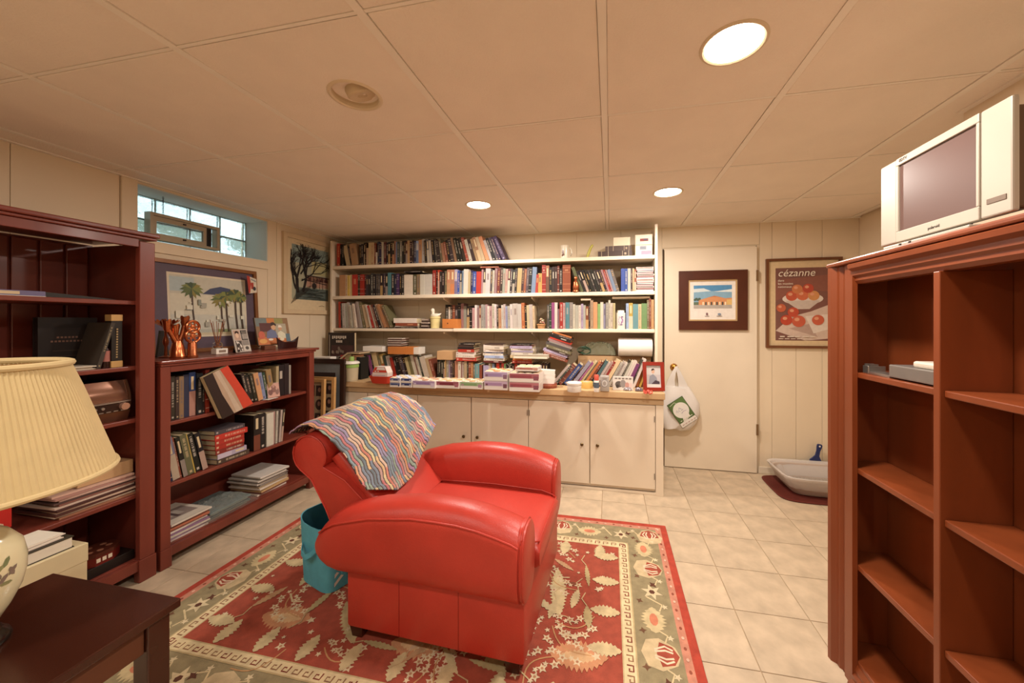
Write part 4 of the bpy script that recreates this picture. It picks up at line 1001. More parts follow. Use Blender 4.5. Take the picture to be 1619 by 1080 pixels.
# label box and hanging jar print in front of the lowest shelf books
lb = thing('floral_tea_tin', 'white tin with a purple floral label in front of the lowest shelf books', 'tin', (onY(981.5, 510, YS-.0).x, YS+.035, SH[2]+.0005))
MB().lathe([(.001, 0), (.038, 0), (.04, .004), (.04, .135), (.001, .135)], 28).build('body', M_WHITE, lb, smooth=True)
MB().lathe([(.001, .135), (.030, .135), (.03, .155), (.001, .157)], 24).build('lid', M_WHITE, lb, smooth=True)
b = MB()
for (a0, z0, rx_, rz_, c) in ((-1.57, .07, .026, .04, '#cdbccd'), (-1.57, .07, .019, .03, '#a07fa0'), (-1.5, .10, .02, .006, '#7a6a86'), (-1.6, .035, .018, .005, '#7a6a86'), (-1.57, .072, .008, .012, '#e0d0d8')):
    rr0 = .0405+.0002*len(b.f); b.poly([(rr0*math.cos(a0+rx_/.04*math.cos(2*PI*k/14)), rr0*math.sin(a0+rx_/.04*math.cos(2*PI*k/14)), z0+rz_*math.sin(2*PI*k/14)) for k in range(14)], c)
b.build('label_print', M_GLOSS, lb)
# papers laid across the tops of the lowest shelf row
for (p0, p1, dz, rr0, c, lab) in ((918, 934, .2425, 0, '#d9cdc0', 'small white card box lying over the books of the lowest shelf'), (968, 1028, .2525, .02, '#c9bcae', 'thin stack of papers lying over the green books of the lowest shelf')):
    xa, xb = onY(p0, 480, YS).x, onY(p1, 480, YS).x
    o = MB().bev(-(xb-xa)/2, (xb-xa)/2, 0, .16, 0, .016, .001).build('paper_stack', mat('plain_white_card'), loc=((xa+xb)/2, YS+.01, SH[2]+dz), rot=(0, 0, rr0)); tag(o, lab, 'papers')
# ================================================================== PICTURES
def frame(t, w_, h_, fw, depth, fmat, bev=.003):
    """four mitred bars round an opening, local x 0..w, z 0..h, face to -Y"""
    for (pts) in ([(0, 0), (w_, 0), (w_-fw, fw), (fw, fw)], [(0, h_), (fw, h_-fw), (w_-fw, h_-fw), (w_, h_)], [(0, 0), (fw, fw), (fw, h_-fw), (0, h_)], [(w_, 0), (w_, h_), (w_-fw, h_-fw), (w_-fw, fw)]):
        MB().prism(pts, -depth, 0, 'y').build('frame_bar', fmat, t)
# palm print leaning on the low bookcase
PW, PH = .70, .593
pp = thing('palm_print', 'large framed print of palm trees by a pale shore leaning on the window wall', 'picture', (XL+.046, 1.69, LZ+.0005), (math.radians(0), math.radians(0), PI/2))
pp.rotation_euler = (Matrix.Rotation(PI/2, 3, 'Z') @ Matrix.Rotation(math.radians(-3.2), 3, 'X')).to_euler()
frame(pp, PW, PH, .024, .02, mat('gilt_brown_frame', '#8a5a34', .4, .2, var=.15))
P_ = [('#5a4a58', rect(.022, PW-.022, .022, PH-.022)), ('#d9cdb4', rect(.105, PW-.085, .10, PH-.075)), ('#b4b6a8', rect(.118, PW-.098, .112, PH-.088)), ('#c3bfae', rect(.118, PW-.098, .36, PH-.088)),
      ('#aebcbc', rect(.118, .26, .40, PH-.10)), ('#434a66', [(.31, .39), (.36, .43), (.43, .45), (.5, .44), (.52, .39)]), ('#d3cdb8', rect(.118, PW-.098, .20, .385)), ('#c6c4b6', rect(.118, PW-.098, .15, .25)), ('#7f8a5e', rect(.40, .60, .115, .15)), ('#cabd9c', rect(.118, PW-.098, .112, .128))]
RP = random.Random(4)
def palm(cx, z0, z1, r, dark='#4f3f34'):
    P_.append((dark, stroke([(cx+.01, z0), (cx, (z0+z1)/2), (cx, z1)], .012)))
    for k in range(13):
        a = 2*PI*k/13+.2; P_.append((RP.choice(['#5d6b3f', '#7d8448', '#8a7f42', '#46553c']), [(cx, z1), (cx+r*.6*math.cos(a)-.012*math.sin(a), z1+r*.5*math.sin(a)+.012*math.cos(a)), (cx+r*math.cos(a), z1+r*.75*math.sin(a)-r*.15), (cx+r*.55*math.cos(a)+.012*math.sin(a), z1+r*.5*math.sin(a)-.012*math.cos(a))]))
palm(.245, .15, .42, .075); palm(.43, .13, .36, .075); palm(.465, .13, .385, .06); palm(.53, .13, .40, .07); palm(.57, .13, .385, .05)
for k in range(16): x = RP.uniform(.13, .58); z = RP.uniform(.16, .34); P_.append((RP.choice(['#e0dcc8', '#a9a596', '#8f9488']), rect(x, x+RP.uniform(.01, .05), z, z+RP.uniform(.003, .05))))
flat('print', P_, pp, off=.005, step=.0001)
MB().box(.02, PW-.02, -.004, 0, .02, PH-.02).build('backing', mat('brown_card', '#7d6244', .8), pp)
cdp = tag(flat('postcard', [('#d3c6b2', [(0, 0), (.065, .012), (.065, .115), (-.012, .135)]), ('#a83a2c', [(-.012, .135), (.012, .13), (.02, .07), (.01, .005), (0, 0)]), ('#a83a2c', rect(.02, .04, .035, .085)), ('#3a3436', ell(.045, .04, .013, .016, 10)), ('#7d8a8c', stroke([(.02, .11), (.06, .095)], .008))], loc=(XL+.0765, 1.69+PW-.1, LZ+.415), rot=(Matrix.Rotation(PI/2, 3, 'Z') @ Matrix.Rotation(math.radians(-3.2), 3, 'X')).to_euler()), 'small red and white card tucked in the corner of the palm print', 'postcard')
# etching of a bare tree on the window wall
ez0, ez1, ey0, ey1 = 1.345, 2.048, 2.646, 3.259
eg = thing('tree_etching', 'framed ink etching of a bare tree over a bridge on the window wall', 'picture', (XL+.001, ey0, ez0), (0, 0, PI/2))
EW, EH = ey1-ey0, ez1-ez0
frame(eg, EW, EH, .04, .024, mat('pale_wood_frame', '#d2bb98', .5, var=.06))
P_ = [('#dbc8a4', rect(.038, EW-.038, .038, EH-.038)), ('#a9a890', rect(.10, EW-.085, .13, EH-.085)), ('#8fa099', rect(.10, EW-.085, .46, EH-.085)), ('#b9b284', rect(.32, EW-.10, .37, .50)), ('#8c6a58', rect(.26, EW-.085, .30, .36)), ('#b08a76', rect(.26, EW-.085, .25, .305)), ('#5f6a64', rect(.14, EW-.085, .13, .24))]
RE = random.Random(8)
def twig(x, z, a, l, w_, n):
    x1, z1 = x+l*math.cos(a), z+l*math.sin(a); x1 = max(.09, min(EW-.08, x1)); z1 = min(EH-.07, z1)
    P_.append(('#231d1c', stroke([(x, z), ((x+x1)/2+RE.uniform(-.006, .006), (z+z1)/2), (x1, z1)], w_)))
    if n > 0:
        for _ in range(3 if n > 2 else 2): twig(x1, z1, a+RE.uniform(-.75, .65), l*RE.uniform(.6, .85), w_*.62, n-1)
twig(.165, .19, 1.65, .13, .034, 5); twig(.22, .2, 1.3, .13, .026, 5); twig(.14, .22, 1.85, .11, .016, 4); twig(.2, .3, .55, .15, .012, 4); twig(.19, .36, 1.0, .11, .014, 4); twig(.16, .3, 2.0, .08, .01, 4); twig(.22, .42, .35, .13, .008, 3)
for k in range(46):
    z = RE.uniform(.135, .235); x = RE.uniform(.17, .42); P_.append(('#27302e', stroke([(x, z), (x+RE.uniform(.03, .12), z+RE.uniform(-.006, .006))], .0028)))
for k in range(10): P_.append(('#2a2220', stroke([(.09+k*.018, .09+k*.012), (.16+k*.016, .21+k*.006)], .004)))
for x in (.30, .335, .375, .41, .45): P_.append(('#2a2422', stroke([(x, .235), (x, .35)], .004)))
P_ += [('#2a2422', ell(.345, .265, .025, .03, 12)), ('#2a2422', stroke([(.2, .315), (.5, .29)], .006)), ('#3c2a26', stroke([(.26, .355), (.53, .35)], .008)), ('#4a403c', stroke([(.40, .075), (.44, .082), (.47, .075)], .003))]
for k in range(24): x = RE.uniform(.27, .51); P_.append(('#4a2a26', rect(x, x+.007, .31, .31+RE.uniform(.012, .04))))
flat('etching_print', P_, eg, off=.004, step=.00001)
# print of a town building on the door
dx0, dx1, dz0, dz1 = .587, 1.13, 1.203, 1.711; DY = YB-.0285
bp_ = thing('building_print', 'framed print of an orange building under blue sky hung on the door', 'picture', (dx0, DY, dz0))
BWp, BHp = dx1-dx0, dz1-dz0
frame(bp_, BWp, BHp, .078, .022, mat('dark_mahogany_frame', '#4c2314', .35, var=.15, scale=8))
M_GOLD = mat('thin_gilt_slip', '#c9a878', .4, .3)
q = MB(); q.box(.077, BWp-.077, -.012, -.004, .077, .09).box(.077, BWp-.077, -.012, -.004, BHp-.09, BHp-.077).box(.077, .09, -.012, -.004, .09, BHp-.09).box(BWp-.09, BWp-.077, -.012, -.004, .09, BHp-.09); q.build('slip', M_GOLD, bp_)
a0, a1, b0, b1 = .122, BWp-.118, .185, BHp-.125
P_ = [('#dfd6cc', rect(.085, BWp-.085, .085, BHp-.085)), ('#7fa3b8', rect(a0, a1, b0, b1)), ('#4e86b0', rect(a0, a1, b1-.05, b1)), ('#c9d3d4', [(a0, b1-.03), (a0+.08, b1-.025), (a0+.14, b1-.05), (a0, b1-.06)]), ('#d6dcda', [(a0+.16, b1-.055), (a1, b1-.035), (a1, b1-.06)]),
      ('#c98a5c', [(a0+.04, b0+.03), (a0+.04, b0+.07), (a0+.12, b0+.095), (a0+.2, b0+.1), (a1-.05, b0+.085), (a1, b0+.09), (a1, b0+.02)]), ('#b87448', [(a0+.12, b0+.095), (a0+.165, b0+.108), (a0+.2, b0+.1)]), ('#d2ae6c', rect(a1-.04, a1, b0+.02, b0+.075)), ('#a9a096', rect(a0, a1, b0, b0+.03)), ('#5a6a56', rect(a0, a0+.04, b0+.03, b0+.055))]
for k in range(9): P_.append(('#3f4440' if k % 2 else '#e0cfae', rect(a0+.07+k*.022, a0+.082+k*.022, b0+.028, b0+.055)))
for k in range(4): P_.append(('#4a5a4a', ell(a0+.01+k*.012, b0+.075+.008*(k % 2), .012, .009, 8)))
P_ += [('#7a5a5c', ell(BWp*.42, .137, .009, .012, 10)), ('#8c7c78', rect(BWp*.42-.018, BWp*.42+.018, .117, .121)), ('#7d8a9a', ell(BWp*.6, .135, .014, .010, 10)), ('#8c7c78', rect(BWp*.6-.022, BWp*.6+.022, .117, .121))]
flat('print', P_, bp_, off=.0045, step=.0002)
# still life poster
px0, px1, pz0, pz1 = 1.28, 1.834, 1.056, 1.798
po = thing('exhibition_poster', 'framed exhibition poster lettered cézanne with red fruit on white cloth', 'poster', (px0, YB-.0005, pz0))
QW, QH = px1-px0, pz1-pz0
frame(po, QW, QH, .02, .022, mat('brown_poster_frame', '#6b4024', .4, var=.1))
u0, u1, v0, v1 = .075, QW-.075, .062, QH-.078
P_ = [('#d8bf96', rect(.018, QW-.018, .018, QH-.018)), ('#7c5248', rect(u0, u1, v0, v1)), ('#8a5648', [(u0, v0+.33), (u0+.2, v0+.42), (u1, v0+.4), (u1, v1-.06), (u0, v1-.1)]), ('#cfb8a8', [(u0, v0+.08), (u0+.12, v0+.2), (u0+.26, v0+.24), (u1, v0+.3), (u1, v0+.02), (u0+.22, v0+.0), (u0+.08, v0+.05)]), ('#b59a8c', [(u0+.1, v0+.1), (u0+.25, v0+.14), (u0+.31, v0+.03)]), ('#ded0c2', [(u0+.22, v0+.2), (u1, v0+.22), (u1, v0+.1), (u0+.28, v0+.06)]), ('#ddd0c4', ell(u0+.2, v0+.345, .15, .05, 24)), ('#c9b9ac', [(u0+.07, v0+.33), (u0+.33, v0+.33), (u0+.25, v0+.26), (u0+.16, v0+.26)])]
def fruit(x, y, r, c, h='#dc9a78'): P_.append((c, ell(x, y, r, r*.95, 18))); P_.append((h, ell(x-r*.25, y+r*.3, r*.38, r*.3, 10)))
for (x, y, r, c) in ((.12, .37, .044, '#c0583c'), (.20, .375, .046, '#cc6c48'), (.28, .37, .042, '#d09058'), (.16, .425, .04, '#c8794c'), (.24, .43, .04, '#b84a36'), (.08, .17, .045, '#b9462f'), (.17, .16, .05, '#c45c40'), (.13, .235, .042, '#bd4c34'), (.31, .17, .044, '#c65f42'), (.04, .27, .036, '#c06040')): fruit(u0+x, v0+y, r, c)
flat('poster_print', P_, po, off=.004, step=.0002)
M_LET = mat('cream_lettering', '#e6d9c6', .6, var=0)
text('lettering', 'cézanne', .085, M_LET, po, (u0+.012, -.0125, v1-.045), (PI/2, 0, 0), shear=.22, align='LEFT')
for k, s_ in enumerate(('dans', 'les musées', 'nationaux')): text('lettering', s_, .026, M_LET, po, (u0+.014, -.0125, v1-.105-k*.026), (PI/2, 0, 0), align='LEFT')
flat('small_print', [('#d8c9b8', rect(u0+.03+k*.055, u0+.03+k*.055+.035+.012*(k % 2), v0+.028, v0+.038)) for k in range(5)]+[('#d8c9b8', rect(u0+.02+k*.045, u0+.02+k*.045+.035, v0+.012, v0+.018)) for k in range(5)], po, off=.0122)

# ================================================================== TOP OF THE LOW BOOKCASE
LT = LZ+.0005
def lx(px, py, X): return onX(px, py, X).y
# copper vases and goblet
M_COPB = mat('bright_copper', '#c8744a', .22, .9, var=.12, scale=30)
v1_ = thing('copper_hand_vase', 'tall copper vase shaped like branching crowned fingers on the low bookcase', 'ornament', (-2.36, onX(281, 563, -2.36).y, LT))
MB().lathe([(.001, 0), (.036, 0), (.038, .006), (.034, .012), (.03, .05), (.024, .08), (.02, .095), (.001, .10)], 24).build('base', M_COPB, v1_, smooth=True)
for (dx_, dy_, h_, tilt) in ((0, -.052, .205, 0), (.01, .030, .225, 0), (-.02, .052, .20, 0), (.0, -.012, .18, 0)):
    b = MB(); b.tube([(0, dy_*.15, .085), (dx_*.6, dy_*.55, .125), (dx_, dy_*.9, h_-.045)], [.015, .011, .012], 10)
    b.loft([[(dx_+r*math.cos(2*PI*i/12), dy_+r*math.sin(2*PI*i/12), z_+(.012 if (i % 3 == 0 and k == 3) else 0)) for i in range(12)] for k, (z_, r) in enumerate(((h_-.06, .008), (h_-.045, .014), (h_-.02, .017), (h_, .021)))])
    b.build('branch', M_COP if dy_ > 0 else M_COPB, v1_, smooth=True)
v2 = thing('copper_medallion_stand', 'copper stand with a round openwork medallion beside the crowned vase', 'ornament', (-2.33, onX(304, 562, -2.33).y, LT))
MB().lathe([(.001, 0), (.026, 0), (.027, .008), (.022, .014), (.02, .075), (.014, .09), (.001, .09)], 20).build('stem', M_COP, v2, smooth=True)
for (cz_, rr0, nm) in ((.120, .037, 'medallion'), (.172, .033, 'upper_medallion')):
    b = MB(); b.M = Matrix.Translation((.004, 0, cz_)) @ Matrix.Rotation(PI/2, 4, 'Y')
    b.tube([(rr0*math.cos(2*PI*i/28), rr0*math.sin(2*PI*i/28), 0) for i in range(28)], .007, 8, closed=True)
    for k in range(6):
        a = 2*PI*k/6; b.tube([(rr0*.62*math.cos(a)+rr0*.27*math.cos(2*PI*i/10), rr0*.62*math.sin(a)+rr0*.27*math.sin(2*PI*i/10), 0) for i in range(10)], .0028, 6, closed=True)
    b.lathe([(.001, -.004), (rr0*.3, -.004), (rr0*.3, .004), (.001, .006)], 14)
    b.build(nm, M_COPB, v2, smooth=True)
v3 = thing('copper_flower_goblet', 'copper goblet with a flower shaped cup and a beaded stem', 'ornament', (-2.45, onX(262, 560, -2.45).y, LT))
b = MB().lathe([(.001, 0), (.03, 0), (.031, .005), (.008, .012), (.006, .06), (.012, .075), (.014, .09), (.01, .11), (.006, .12), (.006, .165), (.02, .172), (.001, .174)], 20); b.build('stem', M_COP, v3, smooth=True)
b = MB()
for k in range(8):
    a = 2*PI*k/8; ca, sa = math.cos(a), math.sin(a)
    b.loft([[(r*ca-w2*sa, r*sa+w2*ca, z_), (r*ca+w2*sa, r*sa-w2*ca, z_), (r*ca+w2*sa, r*sa-w2*ca, z_+.002), (r*ca-w2*sa, r*sa+w2*ca, z_+.002)] for r, z_, w2 in ((.008, .172, .006), (.03, .185, .014), (.052, .20, .013), (.062, .213, .003))])
b.lathe([(.001, .174), (.012, .178), (.01, .2), (.004, .215), (.001, .218)], 12); b.build('cup', M_COPB, v3, smooth=True)
bk_ = thing('easel_back', 'black folded easel board standing behind the copper ornaments', 'easel', (-2.52, onX(250, 558, -2.52).y+.02, LT))
MB().prism([(-.03, 0), (.03, 0), (.012, .15), (-.012, .15)], -.008, .008, 'x').build('board', M_BLACK, bk_)
MB().box(-.035, .0, -.03, .03, 0, .004).build('foot', M_BLACK, bk_)
# reed diffuser on a small white clock box
wc = thing('clock_box', 'small white box clock with a grey display under the reed diffuser', 'clock', (-2.38, onX(349, 556, -2.38).y, LT))
MB().bev(-.03, .012, -.036, .036, 0, .034, .003).build('case', M_WHITE, wc); MB().box(.0121, .0128, -.02, .022, .010, .025).build('display', mat('grey_display', '#8c7a6c', .3), wc)
rd = thing('reed_diffuser', 'glass diffuser bottle with brown reeds standing on the clock box', 'diffuser', (-2.39, onX(344, 556, -2.39).y, LT+.0345))
MB().lathe([(.001, 0), (.024, 0), (.026, .004), (.026, .025), (.02, .036), (.009, .042), (.009, .054), (.011, .056), (.007, .056), (.007, .042), (.018, .034), (.022, .025), (.022, .006), (.001, .004)], 24).build('bottle', M_GLASS, rd, smooth=True)
MB().lathe([(.001, .0045), (.0212, .0065), (.0212, .016), (.001, .016)], 20).build('oil', mat('amber_oil', '#a9663c', .2), rd, smooth=True)
for k in range(8):
    a = 2*PI*k/8; MB().tube([(.004*math.cos(a), .004*math.sin(a), .012), (.036*math.cos(a), .036*math.sin(a), .16+.01*(k % 3))], .0016, 5).build('reed', mat('brown_reed', '#93542f', .7), rd)
# photo collage frame with easel back
def easel_photo(name, label, px, py, X, w_, h_, rot, polys, fcol='#b9b3aa', lean=14, cat='photo frame', back=True):
    t = thing(name, label, cat, (X, onX(px, py, X).y, LT+.003)); t.rotation_euler = (Matrix.Rotation(PI/2+rot, 3, 'Z') @ Matrix.Rotation(math.radians(-lean), 3, 'X')).to_euler()
    MB().bev(0, w_, 0, .006, 0, h_, .001).build('panel', mat('frame_'+fcol[1:], fcol, .35, .3), t); flat('photo_print', polys, t, M_GLOSS, off=.0005, step=.0002)
    if back: MB().prism([(.004, h_*.75), (.01, h_*.75), (h_*.5, .004), (h_*.45, .0)], w_*.4, w_*.6, 'x').build('strut', M_BLACK, t)
    return t
w_, h_ = .115, .155
P_ = [('#c3b7ac', rect(.004, w_-.004, .004, h_-.004)), ('#b79a8a', rect(.008, .055, .082, .146)), ('#3c2c28', ell(.032, .13, .015, .012, 10)), ('#d8b8a0', ell(.031, .112, .012, .017, 12)), ('#2f2a28', rect(.060, .107, .08, .146)), ('#8c8680', rect(.060, .107, .045, .078)), ('#cfc6ba', rect(.060, .107, .008, .043)), ('#54504c', ell(.085, .026, .014, .012, 10)), ('#6a625c', rect(.008, .055, .008, .078))]
RC = random.Random(3)
for k in range(14): x = RC.uniform(.01, .048); z = RC.uniform(.01, .07); P_.append((RC.choice(['#d9d0c6', '#2c2624', '#e6ddd2']), ell(x, z, .005, .009, 8)))
for k in range(9): P_.append(('#cfc6bc', stroke([(.064+k*.0045, .085), (.062+k*.005, .12+.02*(k % 2))], .0025)))
easel_photo('photo_collage', 'silver framed photo collage on the low bookcase', 374, 551, -2.33, w_, h_, .12, P_)
# canvas picture in a boat shaped holder
w_, h_ = .265, .205
P_ = [('#8a6a4c', rect(.002, w_-.002, .002, h_-.002)), ('#6f7a78', rect(.004, .09, .14, h_-.004)), ('#c07a44', rect(.09, .17, .165, h_-.004)), ('#8f8a55', rect(.15, .22, .16, h_-.004)), ('#5b3532', rect(.03, .12, .10, .165)), ('#a9a08c', rect(.15, .24, .07, .16)), ('#c27344', rect(.004, w_-.004, .004, .06)), ('#6a7190', [(.07, .05), (.08, .10), (.12, .12), (.15, .10), (.16, .05)]), ('#caa07c', ell(.135, .135, .019, .024, 12)), ('#3d2c26', [(.115, .14), (.118, .168), (.14, .172), (.16, .155), (.158, .14), (.14, .15)]), ('#d3cdb4', [(.16, .05), (.165, .09), (.19, .105), (.225, .08), (.235, .045)]), ('#c79a78', ell(.188, .125, .015, .019, 12)), ('#e0d6c4', [(.172, .13), (.178, .148), (.198, .147), (.206, .13)]), ('#c0614a', ell(.035, .075, .025, .03, 10)), ('#d9a05c', ell(.04, .03, .03, .018, 10)), ('#e3d8c4', ell(.1, .04, .02, .008, 10)), ('#5f7480', rect(.225, w_-.004, .02, .08)), ('#ddd0b4', ell(.19, .04, .018, .013, 10))]
cvp = thing('canvas_picture', 'colourful painted canvas of two people held in a dark wooden boat', 'picture', (-2.452, onX(409, 545, -2.45).y, LT+.030)); cvp.rotation_euler = (Matrix.Rotation(PI/2-.05, 3, 'Z') @ Matrix.Rotation(math.radians(-12), 3, 'X')).to_euler()
MB().bev(0, w_, 0, .012, 0, h_, .001).build('canvas', mat('raw_canvas', '#5a4a3c', .8), cvp); flat('painting', P_, cvp, off=.0006, step=.0002)
bt = thing('boat_holder', 'dark wooden boat shaped holder in front of the painted canvas', 'ornament', (-2.40, onX(455, 545, -2.40).y, LT))
b = MB(); rings = []
for k in range(13):
    t = -1+2*k/12; hw_ = .026*(1-abs(t)**2.5)+.002; top = .048+.038*abs(t)**3.5; y = t*.098
    rings.append([(-hw_*.5, y*.86, 0), (hw_*.5, y*.86, 0), (hw_, y, top), (hw_*.7, y*.97, top), (hw_*.4, y*.85, .012), (-hw_*.4, y*.85, .012), (-hw_*.7, y*.97, top), (-hw_, y, top)])
b.loft(rings); b.build('hull', mat('dark_boat_wood', '#33120e', .4), bt)
tag(MB().bev(-.02, .02, -.045, .045, 0, .029, .002).build('small_box', mat('brown_box_wood', '#6b3f2a', .5), loc=(-2.425, onX(425, 548, -2.42).y, LT)), 'small brown wooden box under the end of the painted canvas', 'box')

# ================================================================== LOW BOOKCASE CONTENTS
XS = XF-.045
def yy(px, py=650): return onX(px, py, XS).y
gL = 'books in the low bookcase'
def lrow(p0, p1, z, sp, hr, place, lean=(0, 0), start=1, seed=0, **k): return row(yy(p0), yy(p1), z+.0006, XS, parse(sp, *hr), place, gL, lean, start, axis='x', seed=seed, **k)
a = lrow(267, 332, LSH[0], 'm3@.235 D6@.235:1/w D5@.23:1/c t6@.23:1 n8@.235:0 b9@.245:3/i K9@.235:1/w D4@.22:1 r6@.25:2', (.22, .24), 'the tall case, upper shelf of low bookcase', (0, 0), 1, 500)
M_LW = mat('pale_lettering', '#d9d2c8', .6, var=0)
fl = thing('striped_book', 'large book with black cream and red bands tipping off the upper shelf', 'book', (XS+.012, yy(352, 650)+.02, LSH[0]+.002), (0, 0, 0))
XB_ = XF+.006; fl.location = (XB_, 0, 0)
q_ = [onX(px_, py_, XB_) for px_, py_ in ((321.6, 597), (360, 578), (400, 638), (352, 663))]; q_ = [(p_.y, p_.z) for p_ in q_]
def lerp2(a_, b_, t_): return (a_[0]+(b_[0]-a_[0])*t_, a_[1]+(b_[1]-a_[1])*t_)
MB().prism([lerp2(q_[k], q_[(k+2) % 4], .012) for k in range(4)], -.032, -.003, 'x').build('pages', mat('cream_pages', '#cdb68e', .8), fl)
MB().prism(q_, -.003, 0, 'x').build('cover', M_BLACK, fl); MB().prism(q_, -.035, -.032, 'x').build('cover', M_BLACK, fl)
def band(f0, f1, c, w0=0, w1=0):
    A = [lerp2(q_[0], q_[1], f0), lerp2(lerp2(q_[0], q_[1], f0+w0), lerp2(q_[3], q_[2], f0+w0), .5), lerp2(q_[3], q_[2], f0), lerp2(q_[3], q_[2], f1), lerp2(lerp2(q_[0], q_[1], f1+w1), lerp2(q_[3], q_[2], f1+w1), .5), lerp2(q_[0], q_[1], f1)]
    return (c, A)
flat('cover_print', [band(0, 1, '#2c1a15'), band(.36, 1, '#b59a82', -.05), band(.44, .6, '#c3ad98', .03, -.02), band(.66, 1, '#c8432c', .05)], fl, off=.0004, step=.0003, rot=(0, 0, PI/2))
a = lrow(393, 436, LSH[0], 'D5@.2:1 K6@.19 D5@.19 i8@.19:4 l7@.185 x5@.185 t9@.2:4', (.18, .2), 'the tall case, upper shelf of low bookcase', (14, 10), a, 520)
a = lrow(437, 462, LSH[0], 'c5@.215:0 K12@.22:4/w K9@.225:0 s4@.21', (.2, .22), 'the tall case, upper shelf of low bookcase', (0, 0), a, 530)
nb = tag(MB().bev(-.10, .012, -.10, .105, 0, .008, .001).build('black_folder', M_BLACK, loc=(XS-.03, yy(430), LSH[0]+.247), rot=(math.radians(6), 0, 0)), 'thin black folder lying across the upright books of low bookcase', 'folder')
sp_ = easel_photo('sepia_photo', 'small unframed sepia group photograph propped on the upper shelf', 424, 650, XS+.004, .085, .1, -.12, [('#a98078', rect(.001, .084, .001, .099)), ('#c69c8e', rect(.004, .081, .004, .096)), ('#8a6660', ell(.042, .06, .02, .026, 12)), ('#b08a80', ell(.043, .078, .009, .011, 10)), ('#7a5a56', ell(.02, .04, .016, .022, 10)), ('#caa898', ell(.02, .064, .008, .01, 10)), ('#8c6e68', ell(.066, .04, .014, .024, 10)), ('#c09a8c', ell(.064, .06, .008, .01, 10))], '#d9cdc0', 8, 'photograph', False)
sp_.location.z = LSH[0]+.004
tag(MB().box(-.02, .022, -.04, .045, 0, .0012).build('white_card', M_WHITE, loc=(XS+.006, yy(426), LSH[0]+.0006), rot=(0, 0, .1)), 'white card lying under the sepia photograph', 'card')
# middle shelf
a = lrow(265, 330, LSH[1], 'c3@.12 n5@.2 u11@.24:3/c q3@.235 K7@.23 v10@.235:1/c y2@.235 K10@.23:1/w K9@.225', (.2, .235), 'the tall case, middle shelf of low bookcase', (9, 12), 1, 550)
pile(XS, yy(366), LSH[1]+.0006, [(.030, .20, '#4a3a30', '#d8c8a8', 1, .015, 0, .13), (.030, .185, '#a99fb4', '#c9bccb', 3, .01, 2, .13), (.028, .175, '#7c2a22', '#dccdb8', 1, -.005, 1, .13), (.028, .175, '#9c2c20', '#e0c8a0', 1, -.008, -1, .13), (.030, .18, '#a83024', '#e2d0b0', 1, -.006, 1, .13), (.032, .195, '#b83226', '#e6c4a8', 1, .0, -2, .13), (.026, .185, '#4c4448', '#c9b8b8', 1, -.005, 1, .13)], 'of the pile in the low bookcase', 'paperback pile in the low bookcase', face='x')
a2 = lrow(402, 421, LSH[1], 'K10@.235:3/q K9@.235:1/w', (.2, .235), 'the tall case, middle shelf of low bookcase', (0, 0), a, 570)
a2 = lrow(422, 447, LSH[1], 'z14@.225:0 P4@.225:0 w4@.225 K2.5@.225 s4@.225:0 G4@.225', (.2, .225), 'the tall case, middle shelf of low bookcase', (0, -6), a2, 575)
# bottom shelf: magazines, clear bag, papers
def mags(n, X, Y, z, w_, d_, t, lab, cols, grp, rz=0, nm='magazine', cat='magazine', jit=.012):
    for k in range(n):
        c = cols[k % len(cols)]
        o = MB().box(-d_, 0, -w_/2, w_/2, 0, t*.88, c).build(nm, M_PRINT, loc=(X+R.uniform(-jit, jit*.3), Y+R.uniform(-jit, jit), z+k*t), rot=(0, 0, rz+R.uniform(-.05, .05)))
        tag(o, '%s flat %s, %s %s' % (cname(c), cat, 'lowest' if k == 0 else 'topmost' if k == n-1 else ordn(k+1)+' from bottom', lab), cat, grp)
mags(9, XS+.006, yy(300, 830)+.0, LSH[2]+.0006, .21, .26, .0105, 'in the pile beside the clear bag', ['#d2c6be', '#a88ea8', '#c6bcae', '#8a6a84', '#d8cec0', '#96584a', '#b06a50', '#7a4a3c', '#c9beb0'], 'magazines by the clear bag')
top = flat('cover_print', [('#cfc4b4', rect(-.1, .1, 0, .25)), ('#8f8078', rect(-.07, .08, .05, .18)), ('#b0a498', rect(-.05, .03, .08, .16)), ('#5a4a48', rect(-.02, .0, .06, .15))], None, None, 'xy', off=.0, step=.0002)
top.parent = None; top.name = 'loose_page'; top.location = (XS, yy(300, 830), LSH[2]+9*.0105+.001); top.rotation_euler = (0, 0, PI/2); tag(top, 'loose printed page on top of the magazines by the clear bag', 'page')
m_ = mat('clear_plastic_film', '#e8e8e0', .12, var=0, trans=.85, ior=1.05, alpha=.55)
mags(4, XS-.005, yy(365, 790), LSH[2]+.0006, .26, .24, .013, 'inside the clear plastic bag', ['#b0a89c', '#5a605c', '#9aa39c', '#6f7a78'], 'magazines in the clear bag')
RBg = random.Random(6)
def crumple(name, cx, cy, z0, rx_, ry_, h_, n=26, m_amp=.012, seed=1, edge=.004):
    rg = random.Random(seed); vs_, fs_ = [], []
    for i in range(n+1):
        for j in range(n+1):
            u, v = -1+2*i/n, -1+2*j/n; k = max(0, (1-abs(u)**3)*(1-abs(v)**3))
            z_ = z0+edge+h_*k**.5+(rg.uniform(-1, 1)*m_amp*(.4+k*.6) if k > .02 else rg.uniform(0, .004))
            vs_.append((cx+rx_*u+rg.uniform(-1, 1)*.004, cy+ry_*v+rg.uniform(-1, 1)*.004, max(z0+.001, z_)))
    for i in range(n):
        for j in range(n): a = i*(n+1)+j; fs_.append((a, a+n+1, a+n+2, a+1))
    b = MB(); b.add(vs_, fs_); return b
